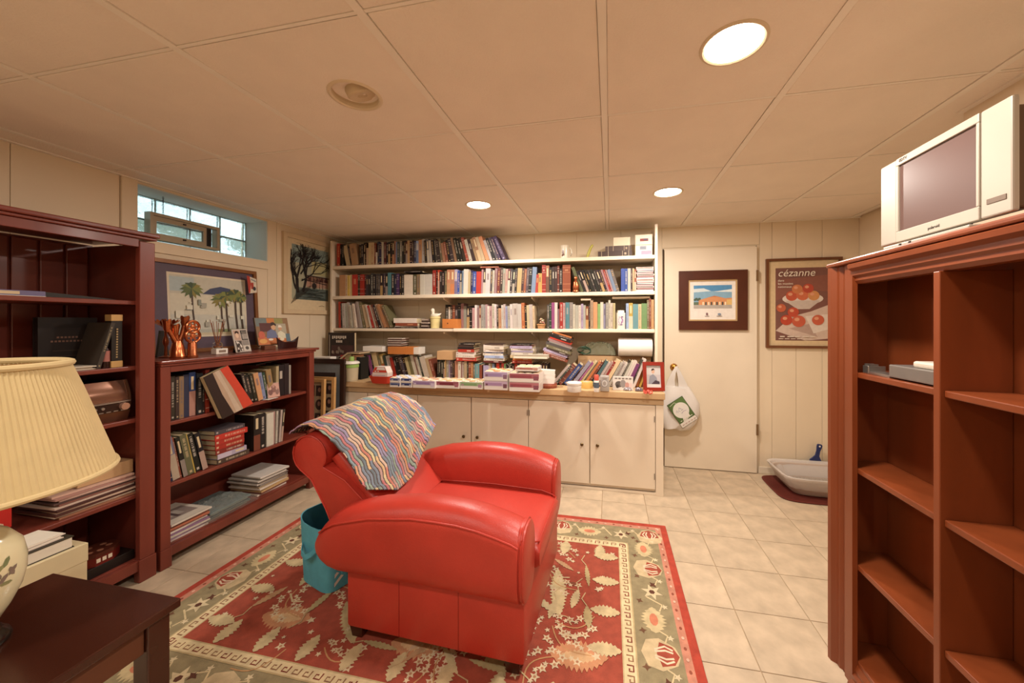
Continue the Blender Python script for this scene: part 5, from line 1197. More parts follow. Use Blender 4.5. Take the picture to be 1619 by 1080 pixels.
cb = tag(crumple('b', 0, 0, 0, .125, .165, .062, seed=4).build('clear_plastic_bag', m_, smooth=True, loc=(XS-.105, yy(367, 790), LSH[2]+.0008)), 'crumpled clear plastic bag of papers on the bottom shelf', 'bag')
mags(12, XS-.01, yy(437, 745), LSH[2]+.0006, .22, .25, .0105, 'in the far pile on the bottom shelf', ['#cfc4b8', '#7a4a40', '#c9a878', '#c2a070', '#d6cabb', '#a08a70', '#8a8078', '#d8d0c6', '#6b625c', '#c6bdb2', '#9c948a', '#dad2c8'], 'papers at the far end of the bottom shelf', jit=.016)

# ================================================================== TALL BOOKCASE CONTENTS
XT = XF-.05
def ty(px, py=600): return onX(px, py, XT).y
ps = thing('lavender_binder', 'lavender box binder with a cream label lying on the upper shelf', 'binder', (XT+.005, ty(20, 460), TSH[0]+.0006))
MB().bev(-.25, 0, -.16, .085, 0, .022, .002).build('body', mat('lavender_card', '#6a6488', .5), ps); MB().box(.0002, .0012, -.035, .015, .006, .018).build('label_card', mat('cream_label', '#cdb998', .6), ps)
MB().box(-.245, .004, -.16, .083, -.0002, .0015).build('base_sheet', M_WHITE, ps)
tag(MB().prism([(0, 0), (.235, 0), (.235, .003), (.16, .010), (0, .022)], -.24, -.02, 'x').build('black_portfolio', M_BLACK, loc=(XT, ty(72, 460), TSH[0]+.0006)), 'flat black portfolio tapering along the upper shelf', 'portfolio')
bb = thing('black_album', 'large black book with a faint title standing in the tall bookcase', 'book', (XT-.19, ty(140, 540)-.06, TSH[1]+.0006), (0, 0, PI/2))
MB().box(.0, .19, .003, .03, .004, .232).build('pages', mat('dark_cloth', '#221a17', .6), bb); MB().box(-.002, .192, 0, .003, 0, .236).box(-.002, .192, .03, .033, 0, .236).build('cover', mat('dark_cloth'), bb)
flat('title_print', [('#7a5a4c', rect(.055+k*.012, .063+k*.012, .14, .148)) for k in range(6)]+[('#7a5a4c', rect(.035+k*.012, .043+k*.012, .122, .130)) for k in range(10)]+[('#3a2c26', rect(.04, .14, .055+k*.025, .060+k*.025)) for k in range(2)], bb, off=.0006)
o = book('book', .014, .215, .15, '#3c332a', '#c9b48c', '#b5a27a', 1, 3).build('book', M_PRINT); o.rotation_euler = (Matrix.Rotation(PI/2, 3, 'Z') @ Matrix.Rotation(math.radians(14), 3, 'Y')).to_euler(); o.location = (XT+.002, ty(152, 570), TSH[1]+.0045); tag(o, 'thin dark book with gold lettering leaning in the tall bookcase', 'book')
wbx = thing('bottle_box', 'tall black presentation box with gold ends beside the small bottle', 'box', (XT, ty(185, 575), TSH[1]+.0006))
MB().bev(-.04, 0, -.02, .02, .03, .22, .001).build('sleeve', M_BLACK, wbx); M_GL2 = mat('pale_gold_card', '#c09a62', .4, .2)
MB().bev(-.041, .001, -.021, .021, 0, .03, .001).build('end_cap', M_GL2, wbx); MB().bev(-.041, .001, -.021, .021, .22, .25, .001).build('end_cap', M_GL2, wbx)
flat('lettering_print', [('#a98f62', rect(-.004, .002, .045+k*.012, .052+k*.012)) for k in range(12)], wbx, rot=(0, 0, PI/2), loc=(.0006, 0, 0))
sb = thing('small_bottle', 'small pink labelled bottle beside the black presentation box', 'bottle', (XT-.02, ty(171, 572), TSH[1]+.0006))
MB().lathe([(.001, 0), (.016, 0), (.017, .004), (.017, .085), (.008, .10), (.007, .115), (.001, .116)], 20).build('glass', mat('dark_bottle_glass', '#2c1210', .15), sb, smooth=True)
MB().lathe([(.0173, .03), (.0173, .08)], 20, caps=False).build('paper_label', mat('dusty_pink_label', '#a86a60', .6), sb, smooth=True); MB().lathe([(.0085, .1), (.0085, .12), (.001, .121)], 14).build('cap', mat('red_cap', '#8c2a22', .4), sb, smooth=True)
mags(3, XT+.004, ty(118, 580), TSH[1]+.0006, .14, .12, .006, 'beside the black book in the tall bookcase', ['#d0c2ac', '#b8a890', '#cfc4b2'], 'papers beside the black book', cat='paper', nm='paper')
# stereo
M_BRZ = mat('bronze_metal', '#7a5540', .3, .7, var=.08); M_BRD = mat('dark_bronze_panel', '#38241c', .3, .4)
ry0, ry1 = 1.055, 1.368; rz0, rz1 = 0, .19
st = thing('stereo_receiver', 'bronze stereo receiver with curved side and a row of knobs', 'stereo', (XT-.005, (ry0+ry1)/2, TSH[2]+.0006)); hw_ = (ry1-ry0)/2
MB().bev(-.28, -.035, -hw_, hw_, .004, rz1-.01, .003).build('chassis', mat('dark_cloth'), st)
side = []
for k in range(9):
    t = k/8; side.append((-.025+.028*math.sin(t*PI), t*rz1))
MB().prism(side+[(-.04, rz1), (-.04, 0)], -hw_, -hw_+.10, 'y').build('curved_side', M_BRZ, st, smooth=True)
MB().prism(side+[(-.04, rz1), (-.04, 0)], hw_-.008, hw_, 'y').build('curved_side', M_BRZ, st, smooth=True)
MB().prism([(x-.006, z_) for x, z_ in side[4:]]+[(-.04, rz1), (-.04, rz1*.5)], -hw_+.101, hw_-.009, 'y').build('glass_front', mat('smoky_bronze_glass', '#8a6452', .12, .6), st, smooth=True)
MB().box(-.04, .012, -hw_+.101, hw_-.009, .048, rz1*.5-.006).build('control_panel', M_BRD, st)
MB().box(-.04, .016, -hw_+.101, hw_-.009, rz1*.5-.0055, rz1*.5-.0005).build('silver_strip', M_CHROME, st)
MB().prism([(-.04, .0), (-.008, .0), (.012, .047), (-.04, .047)], -hw_+.101, hw_-.009, 'y').build('lower_panel', M_BRZ, st)
def knob_at(y, z_, r, l, m_): q = MB(); q.M = Matrix.Translation((.012, y, z_)) @ Matrix.Rotation(PI/2, 4, 'Y'); q.lathe([(.001, 0), (r, 0), (r*.95, l), (.001, l)], 18); return q.build('knob', m_, st, smooth=True)
for k in range(4): knob_at(-hw_+.125+k*.026, .071, .0065, .006, M_CHROME)
knob_at(hw_-.035, .069, .017, .016, mat('rose_metal_knob', '#c49a84', .3, .7))
for k in range(7): MB().box(.012, .0135, -hw_+.112+k*.026, -hw_+.128+k*.026, .0495, .0535).build('button', M_CHROME, st)
MB().box(.012, .0132, -hw_+.112, -hw_+.124, .078, .088).build('display', mat('pale_display', '#b8aca4', .3), st)
MB().lathe([(.001, 0), (.004, 0), (.003, .003), (.001, .004)], 12).build('indicator_lamp', mat('orange_indicator', '#ff8a50', .4, emit=('#ff7a40', 1.5)), st, loc=(.0, -hw_+.092, rz1*.55), rot=(0, PI/2, 0))
# papers, boxes lower down
tag(MB().bev(-.2, 0, -.1, .095, 0, .062, .001).build('cardboard_box', mat('kraft_card', '#c09a70', .7, var=.06), loc=(XT-.02, ty(175, 745)-.0, TSH[3]+.105)), 'tan cardboard box on the magazines below the stereo', 'box')
mags(11, XT+.002, ty(158, 790), TSH[3]+.0006, .27, .24, .0094, 'in the pile under the cardboard box', ['#9a6a50', '#d3c2ac', '#54302a', '#c9ad98', '#4a2a26', '#cdb5a4', '#8a5c50', '#5c4642', '#c4a294', '#b08478', '#caa694'], 'magazines below the stereo', jit=.01)
mags(5, XT+.002, .86, TSH[3]+.0006, .24, .24, .013, 'in the pile behind the lamp shade', ['#c9b598', '#bfa894', '#d0bda0', '#a48c7c', '#c8b094'], 'paper behind the lamp', jit=.008)
tn = thing('biscuit_tin', 'dark red octagonal tin with pale lettering on the bottom shelf', 'tin', (XT-.06, ty(166, 860), TSH[4]+.046))
q = MB(); q.prism([(.062*math.cos(PI/8+PI*k/4)*1.0, .08*math.sin(PI/8+PI*k/4)) for k in range(8)], 0, .048, 'z'); q.build('body', mat('dark_red_tin', '#6b1f18', .35, .2), tn)
q = MB(); q.prism([(.064*math.cos(PI/8+PI*k/4), .082*math.sin(PI/8+PI*k/4)) for k in range(8)], .040, .056, 'z'); q.build('lid', mat('brown_tin_lid', '#55281c', .35, .3), tn)
flat('lettering_print', [('#d8c8b0', rect(-.028+k*.02, -.014+k*.02, .014, .032)) for k in range(3)], tn, rot=(0, 0, PI/2), loc=(.0585, 0, 0))
flat('lid_print', [('#8a5a44', ell(.03*math.cos(k*1.1), .045*math.sin(k*1.1), .012, .012, 8)) for k in range(6)], tn, None, 'xy', off=.0565)
tag(MB().bev(-.16, 0, -.12, .1, 0, .045, .002).build('black_case', M_BLACK, loc=(XT-.0, ty(170, 880), TSH[4]+.0006)), 'flat black case under the dark red tin', 'case')

# file box with papers in front of the tall bookcase
fx_ = thing('file_box', 'cream cardboard file box on the floor before the tall bookcase', 'box', (-2.02, .90, 0))
M_FB = mat('cream_file_card', '#d9cba4', .65, var=.04)
MB().bev(-.185, -.002, -.20, .17, 0, .36, .002).build('body', M_FB, fx_); MB().bev(-.187, .0, -.202, .172, .33, .40, .002).build('lid', M_FB, fx_)
wbk = thing('thick_white_book', 'thick book with dark cover and white page edges on the file box', 'book', (-2.035, .90, .4006))
MB().box(-.155, -.002, -.185, .135, .003, .04).build('pages', mat('white_pages', '#e4dccb', .8), wbk); MB().box(-.16, 0, -.19, .14, 0, .003).box(-.16, 0, -.19, .14, .04, .043).build('cover', mat('olive_black_cover', '#3c372c', .5), wbk)
for k, (c, lab) in enumerate((('#cdbfb2', 'white folder lying on the thick dark book, lower of two'), ('#d6c8bb', 'white folder lying on the thick dark book, upper of two'))):
    t = thing('paper_folder', lab, 'folder', (-2.05, .86+.01*k, .4442+k*.0085), .06*k, 'two folders on the file box'); MB().bev(-.13, .0, -.18, .16, 0, .004, .001).build('cover', mat('folder_'+c[1:], c, .6), t); MB().box(-.125, -.004, -.175, .155, .0041, .0075).build('pages', mat('white_pages'), t)
tag(MB().bev(-.0015, .0015, -.05, .045, 0, .11, .0005).build('red_envelope', mat('bright_red_paper', '#c02a22', .5), loc=onZ(2, 838, .4615)+Vector((0, -.02, 0)), rot=(0, 0, 0)), 'red card standing on the white folders behind the lamp', 'card')
# ================================================================== COUNTER CLUTTER
CTZ = CT+.0006
def bx(px, Y): return onY(px, 550, Y).x
def bz_at(px, py, Y): return onY(px, py, Y).z
gC = 'books on the counter'
def crow(p0, p1, Y, sp, hr, place, lean=(0, 0), start=1, seed=0, z=CTZ, **k): return row(bx(p0, Y), bx(p1, Y), z, Y, parse(sp, *hr), place, gC, lean, start, seed=seed, **k)
# trays of cat food tins along the front
M_SHR = mat('glossy_card', rough=.25, vcol=True, var=.04)
def tray(p0, p1, yb, ht, label, cols, dz=0, depth=.16, lids=True, Y=None, n=3, rz=0):
    Y = Y or onZ((p0+p1)/2, yb, CT).y; x0, x1 = bx(p0, Y)+.002, bx(p1, Y)-.002; w_ = x1-x0
    t = thing('tin_tray', label, 'tin tray', ((x0+x1)/2, Y, CTZ+dz), rz, 'trays of tins along the counter front')
    hw_ = w_/2
    MB().bev(-hw_, hw_, 0, depth, 0, ht, .002, col='#ded4cc').build('tray', M_SHR, t)
    P_ = [(cols[0], rect(-hw_+.003, hw_-.003, ht*.45, ht*.98)), (cols[1], rect(-hw_+.01, hw_*.5, ht*.52, ht*.8)), ('#e6dfd6', rect(-hw_+.003, hw_-.003, .003, ht*.42)), (cols[2], rect(hw_*.62, hw_-.006, ht*.25, ht*.7)), (cols[2], rect(-hw_+.012, -hw_+.03, ht*.5, ht*.7))]
    flat('printed_band', P_, t, M_SHR, off=.0004, step=.0002)
    if lids:
        m_ = max(2, int(round(depth/.06))); r = min(w_/n, depth/m_)/2-.002
        for i in range(n):
            for j in range(m_):
                MB().lathe([(r, 0), (r, .004), (r-.003, .006), (r-.005, .0045), (.001, .0045)], 18, col=(cols[3] if (i+j) % 2 else '#d8c6a8')).build('tin_lid', M_SHR, t, smooth=True, loc=(-hw_+(i+.5)*w_/n, (j+.5)*depth/m_, ht+.0002))
    return t
tray(616, 633, 612.5, .036, 'blue and white tin tray at the window end, lower of pair', ['#7f86a8', '#4c5680', '#3e4a78', '#b8bcd0'], lids=False)
tray(616, 633, 612.5, .036, 'blue and white tin tray at the window end, upper of pair', ['#6f779c', '#4c5680', '#c9cde0', '#c9cede'], dz=.0366, n=2)
tray(633.5, 651, 613, .036, 'dark blue tin tray beside the lavender tray, lower of pair', ['#56608c', '#333d6c', '#b9bed4', '#aab0c8'], lids=False)
tray(633.5, 651, 613, .036, 'dark blue tin tray beside the lavender tray, upper of pair', ['#4f5a88', '#39437a', '#c0c5da', '#c9cede'], dz=.0366, n=2)
tray(652, 688, 614, .058, 'lavender and white tin tray beside the blue trays', ['#b49ec0', '#9a80ac', '#d8cbe0', '#b98a6c'])
tray(689, 726, 614.5, .055, 'maroon and white tin tray between lavender and green trays', ['#9a5a66', '#7c3440', '#a86a78', '#c8a878'])
tray(727, 763, 615.5, .055, 'pale green and white tin tray beside the maroon tray', ['#9fb58c', '#7fa070', '#b08a9a', '#c09a70'])
tray(765, 803, 617, .068, 'lilac tin tray at the foot of the double stack', ['#c3aec4', '#a88aac', '#7a5560', '#b98a60'], lids=False, depth=.18)
tray(765, 803, 617, .070, 'lilac tin tray on top of the double stack', ['#b7a3c2', '#a08ab0', '#8a6a7c', '#c08a5a'], dz=.0686, depth=.18)
tray(804.5, 853, 619.5, .068, 'rose and white tin tray, lower of two by the round tin', ['#b4767c', '#9a4f58', '#8a5560', '#c9a684'], lids=False, depth=.18)
tray(804.5, 853, 619.5, .066, 'rose and white tin tray, upper of two by the round tin', ['#a8646c', '#944c56', '#8a5560', '#d0b294'], dz=.0686, depth=.18, n=4)
tray(815, 851, 619.5, .03, 'small cream tin tray topping the rose stack', ['#c99a84', '#b06a60', '#caa090', '#d8c39a'], dz=.150, depth=.15, n=3)
Y = CYF-.024
tag(MB().box(0, bx(650, Y)-bx(611, Y), -.003, 0, -.034, .004).build('cardboard_flap', mat('kraft_card', '#c09a70', .7), loc=(bx(611, Y), Y, CT)), 'brown cardboard flap hanging over the counter edge', 'cardboard')
# window end: tall album, tub, basket, boxes
tb_ = thing('tall_paperback', 'tall black paperback with white title standing in the window corner', 'book', (bx(519, 3.07)+.004, 3.07, CTZ))
W0 = bx(561, 3.07)-bx(519, 3.07)-.008; H0 = bz_at(540, 526, 3.07)-CTZ
MB().box(.002, W0-.002, .003, .027, .003, H0-.003).build('pages', mat('cream_pages'), tb_); MB().box(0, W0, 0, .003, 0, H0).box(0, W0, .027, .03, 0, H0).box(-.003, 0, 0, .03, 0, H0).build('cover', mat('dark_cloth'), tb_)
P_ = [('#2a1f1c', rect(0, W0, 0, H0)), ('#c9b8a4', rect(.008, .014, .05, H0-.02)), ('#4a2c2a', rect(.03, W0-.01, .05, H0-.12))]
for k in range(8): P_.append(('#d6cabc', rect(.04+k*.02, .054+k*.02, H0-.06+.006*(k % 2), H0-.03)))
for k in range(4): P_.append(('#d6cabc', rect(.085+k*.018, .098+k*.018, H0-.095, H0-.072)))
for k in range(14): P_.append((R.choice(['#8a7a6c', '#6a5a50', '#a08c7c']), ell(R.uniform(.04, W0-.03), R.uniform(.1, H0-.14), .012, .016, 8)))
flat('cover_print', P_, tb_, off=.0004, step=.0002)
a = crow(531, 570, 2.915, 's4@.2 K4@.2 r7@.215:0 c11@.225:0 D3@.22 i6@.22 K8@.2:0', (.2, .215), 'the window end of the counter', (0, 0), 1, 600, depth=.12)
ob_ = thing('open_book', 'open paperback lying face down like a roof over upright books', 'book', (bx(551, 2.915), 2.905, CTZ+.232))
for s, an in ((-1, .62), (1, .03)):
    q = MB(); q.M = Matrix.Rotation(-an*s if s < 0 else an*0, 4, 'Y'); 
    if s < 0: q.M = Matrix.Rotation(-an, 4, 'Y')
    q.box(min(0, s*.115), max(0, s*.115), 0, .15, .0, .010); q.build('page_block', mat('cream_pages'), ob_)
    q = MB(); q.M = Matrix.Rotation(-an, 4, 'Y') if s < 0 else None; q.box(min(0, s*.118), max(0, s*.118), -.002, .152, .0101, .0125); q.build('cover', mat('worn_brown_cover', '#8a7668', .6), ob_)
tub = thing('snack_tub', 'clear plastic tub with a green and white lid at the window end', 'tub', (bx(557, 2.86), 2.852, CTZ))
MB().lathe([(.001, 0), (.05, 0), (.056, .12), (.054, .122), (.05, .01), (.001, .008)], 28).build('tub', mat('cloudy_plastic', '#cfc0a0', .3, trans=.25), tub, smooth=True)
MB().lathe([(.001, .009), (.047, .009), (.05, .085), (.001, .088)], 24).build('contents', mat('brown_snack', '#8a6248', .7, var=.3, scale=60), tub, smooth=True)
MB().lathe([(.057, .118), (.059, .12), (.059, .145), (.05, .15), (.001, .15)], 28).build('lid_ring', mat('leaf_green_plastic', '#8fae5c', .4), tub, smooth=True)
MB().lathe([(.064, .15), (.066, .154), (.062, .166), (.05, .172), (.001, .174)], 28).build('lid', M_WHITE, tub, smooth=True)
MB().lathe([(.001, .174), (.02, .174), (.022, .2), (.018, .212), (.001, .214)], 20).build('lid_knob', mat('leaf_green_plastic'), tub, smooth=True)
tag(MB().bev(-.12, .06, 0, .075, 0, .205, .003).build('white_carton', M_WHITE, loc=(bx(520, 2.86)-.02, 2.83, CTZ)), 'plain white carton behind the dark leaning frame', 'box')
dkb = tag(MB().bev(-.03, .03, 0, .12, 0, .2, .003).build('black_box', M_BLACK, loc=(bx(568, 3.03)-.004, 3.105, CTZ)), 'plain black box behind the green lidded tub', 'box')
YBk = onZ(598, 607, CT).y
bs = thing('red_basket', 'small red plastic ribbed basket at the counter front', 'basket', (bx(599, YBk), YBk+.06, CTZ))
rg = []
for (z_, w2, d2) in ((0, .075, .05), (.003, .077, .052), (.05, .092, .066), (.062, .096, .07)):
    rg.append([(w2*sel(2*PI*i/48, 6)[0]*(1+.02*(i % 2)), d2*sel(2*PI*i/48, 6)[1]*(1+.02*(i % 2)), z_) for i in range(48)])
MB().loft(rg+[[(x*.96, y*.95, z_) for x, y, z_ in rg[3]], [(x*.96, y*.95, z_+.004) for x, y, z_ in rg[0]]], caps=False).build('basket_wall', mat('tomato_red_plastic', '#c8402c', .4), bs); MB().poly([(x, y, .003) for x, y, z_ in rg[0]]).build('basket_floor', mat('tomato_red_plastic'), bs)
ct = thing('snack_carton', 'red and white gable carton sitting in the red basket', 'carton', (bx(599, YBk)-.005, YBk+.055, CTZ+.0045))
MB().prism([(-.07, 0), (.07, 0), (.074, .085), (.05, .135), (-.045, .135), (-.068, .085)], -.038, .038, 'y').build('box', mat('carton_white', '#dcd0c6', .45), ct)
flat('label_print', [('#c44a38', [(-.066, .088), (.07, .088), (.048, .132), (-.043, .132)]), ('#e3d9cf', [(-.03, .108), (.055, .108), (.044, .13), (-.02, .13)]), ('#c99', [] or rect(-.05, -.02, .06, .075)), ('#b8a8b0', rect(-.06, .055, .05, .056))] if False else [('#c44a38', [(-.066, .088), (.07, .088), (.048, .132), (-.043, .132)]), ('#e3d9cf', [(-.03, .108), (.055, .108), (.044, .13), (-.02, .13)]), ('#e0d0c4', rect(-.045, -.03, .092, .101)), ('#e0d0c4', rect(-.02, -.005, .092, .101)), ('#b8a8b0', rect(-.06, .055, .06, .066))], ct, M_SHR, loc=(0, -.0383, 0), off=.0004)
# leaning books behind, window half
a = crow(586, 601, 3.10, 'j3@.2 D2@.2 c5@.225:0', (.2, .22), 'the window end of the counter', (12, 14), a, 620)
a = crow(603, 690, 3.11, 'v4 y6@.215:3/r x4@.205:0 w7@.2:1 r5@.185:0 K4 K4 D4 G4@.2 K4 c5@.19:0 v5@.2:0 w5@.21 P3.5 w4 x3 w9@.2:0 c5@.19:0 q5@.18', (.19, .205), 'the window end of the counter', (14, 17), a, 630)
a = crow(690.5, 718, 3.08, 'K3@.175 K3.5 w1 K3.5 K3 t2 g4@.175 u3 G4 K3', (.168, .176), 'the window end of the counter', (0, 0), a, 660)
a = crow(718.5, 762, 3.06, 'i5@.17:0 w4@.165 P2 w3 c4@.17:0 D2.5 q3.5@.165 o3 g3@.15 e6@.15:1 q4@.14:0', (.155, .17), 'the window end of the counter', (0, 0), a, 680)
a = crow(764, 802, 3.06, 'u9@.14:0 w3 c3 l4@.155 D3 r5@.16:0 D3 r4@.16 f3 K3', (.15, .16), 'the window end of the counter', (0, 0), a, 700)
a = crow(803, 842, 3.06, 'K5@.16 D5 r4 G5 w4 K5 D4 v5', (.15, .16), 'the window end of the counter', (0, 0), a, 720)
a = crow(843, 866, 3.12, 'K5@.16 D5 G4 m5 K4', (.15, .16), 'the window end of the counter', (0, 0), a, 730)
# laid over the upright rows
tag(MB().bev(-.105, .105, 0, .15, 0, .05, .003).build('white_ream', M_WHITE, loc=(bx(589, 3.09), 3.09, CTZ+.236)), 'white wrapped paper block on the leaning books', 'paper block')
cbx = thing('orange_carton', 'long orange brown carton with taped white end over the leaning books', 'box', (bx(637, 3.08), 3.08, CTZ+.218), 0)
MB().bev(-.155, .105, 0, .12, 0, .068, .002).build('body', mat('orange_card'), cbx); MB().bev(.1052, .16, .002, .118, .002, .066, .002).build('taped_end', mat('white_tape', '#ddd6cc', .3), cbx)
cds(8, bx(624, 3.12), 3.12, CTZ+.2866, .15, .010, 'on the orange carton', 'cases on the orange carton', ['#3a2a28', '#b8a698', '#6a4a40', '#d6ccc0'], .12)
tag(MB().bev(-.075, .075, 0, .14, 0, .078, .002).build('cardboard_box', mat('kraft_card'), loc=(bx(703, 3.07), 3.07, CTZ+.1775)), 'plain tan cardboard box on the black spined books', 'box')
gP = 'flat piles on the counter'
def cpile(px, Y, z, sp, place, tilt=0, dp=.15, jit=.008, rotz=0):
    it = []
    for tk in sp.split():
        m_ = re.match(r'([a-zA-Z])([\d.]+)x([\d.]+)$', tk); c, t, l = m_.groups(); base = CC[c]
        r_, g_, b_ = [int(base[k:k+2], 16) for k in (1, 3, 5)]; k = RB_.uniform(.9, 1.1); col = '#%02x%02x%02x' % tuple(max(0, min(255, int(v_*k))) for v_ in (r_, g_, b_))
        it.append((float(t)/1000, float(l)/1000, col, '#d6cbbb' if c not in LIGHT else '#6a5850', RB_.choice([0, 1, 4, 1]), RB_.uniform(-jit, jit), RB_.uniform(-3, 3), dp))
    return pile(bx(px, Y), Y, z, it, place, gP, tilt=tilt, rotz=rotz)
cpile(737, 3.05, CTZ+.1735, 'r30x185 w24x175 z24x180 r25x150 K18x150 D20x140 K16x150', 'of the red and white pile')
cpile(780, 3.05, CTZ+.164, 'm18x170 w22x185 l22x175 w20x180 n10x170 z24x180 w26x185 z12x180 D8x170', 'of the pale grey pile', jit=.006)
cpile(825, 3.05, CTZ+.164, 'r26x170 o18x165 c26x185 w24x190 u14x190 w18x200 u22x195 m8x190 K8x190', 'of the lavender topped pile', jit=.01)
o = book('book', .03, .29, .2, '#b5aa98', '#dcd2be', '#8a7a68', 0, 5).build('book', M_PRINT); Y = 2.99; o.matrix_world = Matrix.Translation((bx(838, Y)+.145, Y+.2, CTZ+.2125)) @ Matrix.Rotation(PI, 4, 'Z') @ Matrix.Translation((0, 0, .03)) @ Matrix.Rotation(PI/2, 4, 'Y'); tag(o, 'thick white book with its page edges out above the rose trays', 'book')
# tilted pile and leaning books, door half
zt = CTZ+.215
cpile(877, 3.10, CTZ+.205, 'q24x215 P14x195 u20x215 D14x210 v26x220 G22x215 g12x200 P22x200 r14x190 K22x190 D16x190 o12x170', 'of the sliding pile at the shelf bracket', tilt=math.radians(17), dp=.14, jit=.012)
a = crow(872, 1004, 2.99, 's6@.2:0 x4@.2 q12@.2:2 b11@.205:1/w p3@.2 u8@.235:0 j4@.23 c6@.235:0 v3@.23 o5@.235:0 q6@.23 K2@.23 e7@.235:0 w6@.22:0 P5@.225 r5@.225 c10@.235:0 w6@.22 z5@.22 w5 D4@.235 w5@.225:0 z5@.225 w4@.225:0 j9@.2:0 G3@.235 w6@.24:0', (.21, .23), 'the sliding pile on the counter', (-40, -22), 1, 760, depth=.15)
a = crow(1005, 1022, 3.03, 'o6@.2:0 y5@.19:0 q4@.2 y6@.19', (.19, .2), 'the sliding pile on the counter', (-20, -18), a, 800, depth=.14)
gc = thing('cable_coil', 'coil of dark green wire hanging beside the sliding pile', 'cable', (bx(923, 3.10), 3.12, CTZ+.235))
for k in range(7): MB().tube([((.055-.004*k)*math.cos(2*PI*i/24)+.004*k, .012*math.sin(i*1.3+k), (.032-.002*k)*math.sin(2*PI*i/24)+.045-.002*k) for i in range(24)], .0026, 6, closed=True).build('loop', mat('dark_green_wire', '#2f4a34', .5), gc, smooth=True)
pb = tag(crumple('b', 0, 0, 0, .15, .06, .10, seed=12, m_amp=.016).build('green_plastic_bag', mat('pale_green_film', '#c6ccae', .35, var=.05, alpha=.6), smooth=True, loc=(bx(946, 3.30), 3.32, CTZ+.225)), 'crumpled pale green plastic bag behind the leaning books', 'bag')
shl = tag(MB().box(bx(915, 3.30), bx(1028, 3.30), 3.24, 3.42, CTZ+.20, CTZ+.222).box(bx(915, 3.30), bx(1028, 3.30), 3.24, 3.42, CTZ, CTZ+.20).build('storage_crate', mat('kraft_card'), None), 'brown cardboard carton behind the leaning books', 'box')
pr_ = thing('paper_towel_roll', 'white paper roll lying across the books by the shelf side', 'paper roll', (bx(1005, 3.10), 3.20, CTZ+.305))
q = MB(); q.M = Matrix.Rotation(PI/2, 4, 'Y'); q.lathe([(.02, -.135), (.074, -.135), (.0755, -.13), (.0755, .13), (.074, .135), (.02, .135), (.02, -.135)], 36, caps=False); q.build('roll', mat('soft_white_paper', '#e8dfd6', .85, var=.02, bump=.1), pr_, smooth=True)
q = MB(); q.M = Matrix.Rotation(PI/2, 4, 'Y'); q.lathe([(.0195, -.134), (.0195, .134)], 20, caps=False); q.build('core', mat('kraft_card'), pr_, smooth=True)
# small things at the counter front, door half
def cp(px, py): p = onZ(px, py, CT); return (p.x, p.y, CTZ)
rt = thing('round_tin', 'low round red brown tin beside the rose trays', 'tin', cp(867, 612.5)); MB().lathe([(.001, 0), (.066, 0), (.068, .004), (.068, .03), (.066, .034), (.001, .034)], 32).build('body', mat('red_brown_tin', '#8a4632', .4, var=.2, scale=60), rt, smooth=True)
MB().lathe([(.0685, .018), (.0695, .02), (.0695, .024), (.0685, .026)], 32, caps=False).build('rim', mat('red_brown_rim', '#a8644a', .4), rt, smooth=True)
for k in range(3):
    o = MB().prism([(-.05, 0), (.05, 0), (.054, .033), (-.056, .040 if k == 2 else .033)], -.035, .035, 'y').build('white_dish_box', M_WHITE, loc=(rt.location.x, rt.location.y, CTZ+.0346+k*.034), rot=(0, .0, .05*k)); tag(o, 'small white card box on the round tin, %s of three' % ('lowest', 'middle', 'topmost')[k], 'box', 'white boxes on the round tin')
wc_ = thing('white_canister', 'low white plastic canister with ribbed lid at the counter edge', 'canister', cp(908, 619)); MB().lathe([(.001, 0), (.05, 0), (.052, .003), (.052, .05), (.001, .05)], 32).build('body', M_WHITE, wc_, smooth=True); MB().lathe([(.054, .05), (.055, .052), (.055, .066), (.051, .07), (.001, .07)], 32).build('lid', M_WHITE, wc_, smooth=True)
tr_ = thing('tape_roll', 'yellow roll of tape behind the white canister', 'tape', cp(927, 613)); MB().lathe([(.028, 0), (.05, 0), (.051, .003), (.051, .045), (.05, .048), (.028, .048), (.028, 0)], 32, caps=False).build('roll', mat('masking_yellow', '#d8b468', .5), tr_, smooth=True); MB().lathe([(.0275, .001), (.0275, .047)], 24, caps=False).build('core', M_WHITE, tr_, smooth=True)
sp2 = thing('glue_bottle', 'small white bottle with an orange red cap beside the glass candle', 'bottle', cp(943, 619.5)); MB().lathe([(.001, 0), (.019, 0), (.02, .004), (.02, .075), (.016, .085), (.001, .085)], 20).build('body', M_WHITE, sp2, smooth=True); MB().lathe([(.017, .085), (.0175, .12), (.014, .126), (.001, .127)], 18).build('cap', mat('coral_red_plastic', '#d05a48', .4), sp2, smooth=True); MB().lathe([(.0204, .03), (.0204, .07)], 20, caps=False).build('paper_label', mat('slate_label', '#54606c', .5), sp2, smooth=True)
gj = thing('glass_candle', 'square glass candle jar with a round emblem beside the glue bottle', 'candle', cp(956, 618)); MB().bev(-.034, .034, -.03, .03, 0, .115, .006).build('jar', mat('milky_glass', '#c6c2bc', .15, trans=.35), gj, smooth=True)
flat('emblem', [('#8f8a88', ell(0, .06, .026, .03, 20)), ('#c9c4be', ell(0, .06, .021, .025, 20)), ('#a09890', ell(0, .06, .012, .015, 16)), ('#9c948e', rect(-.02, .02, .096, .104))], gj, loc=(0, -.0302, 0), off=.0004)
pbx = thing('photo_carton', 'white carton printed with pictures leaning before the magazines', 'box', cp(985, 617.5), (math.radians(-8), 0, 0)); MB().bev(-.075, .075, 0, .04, 0, .105, .002).build('box', mat('carton_white'), pbx)
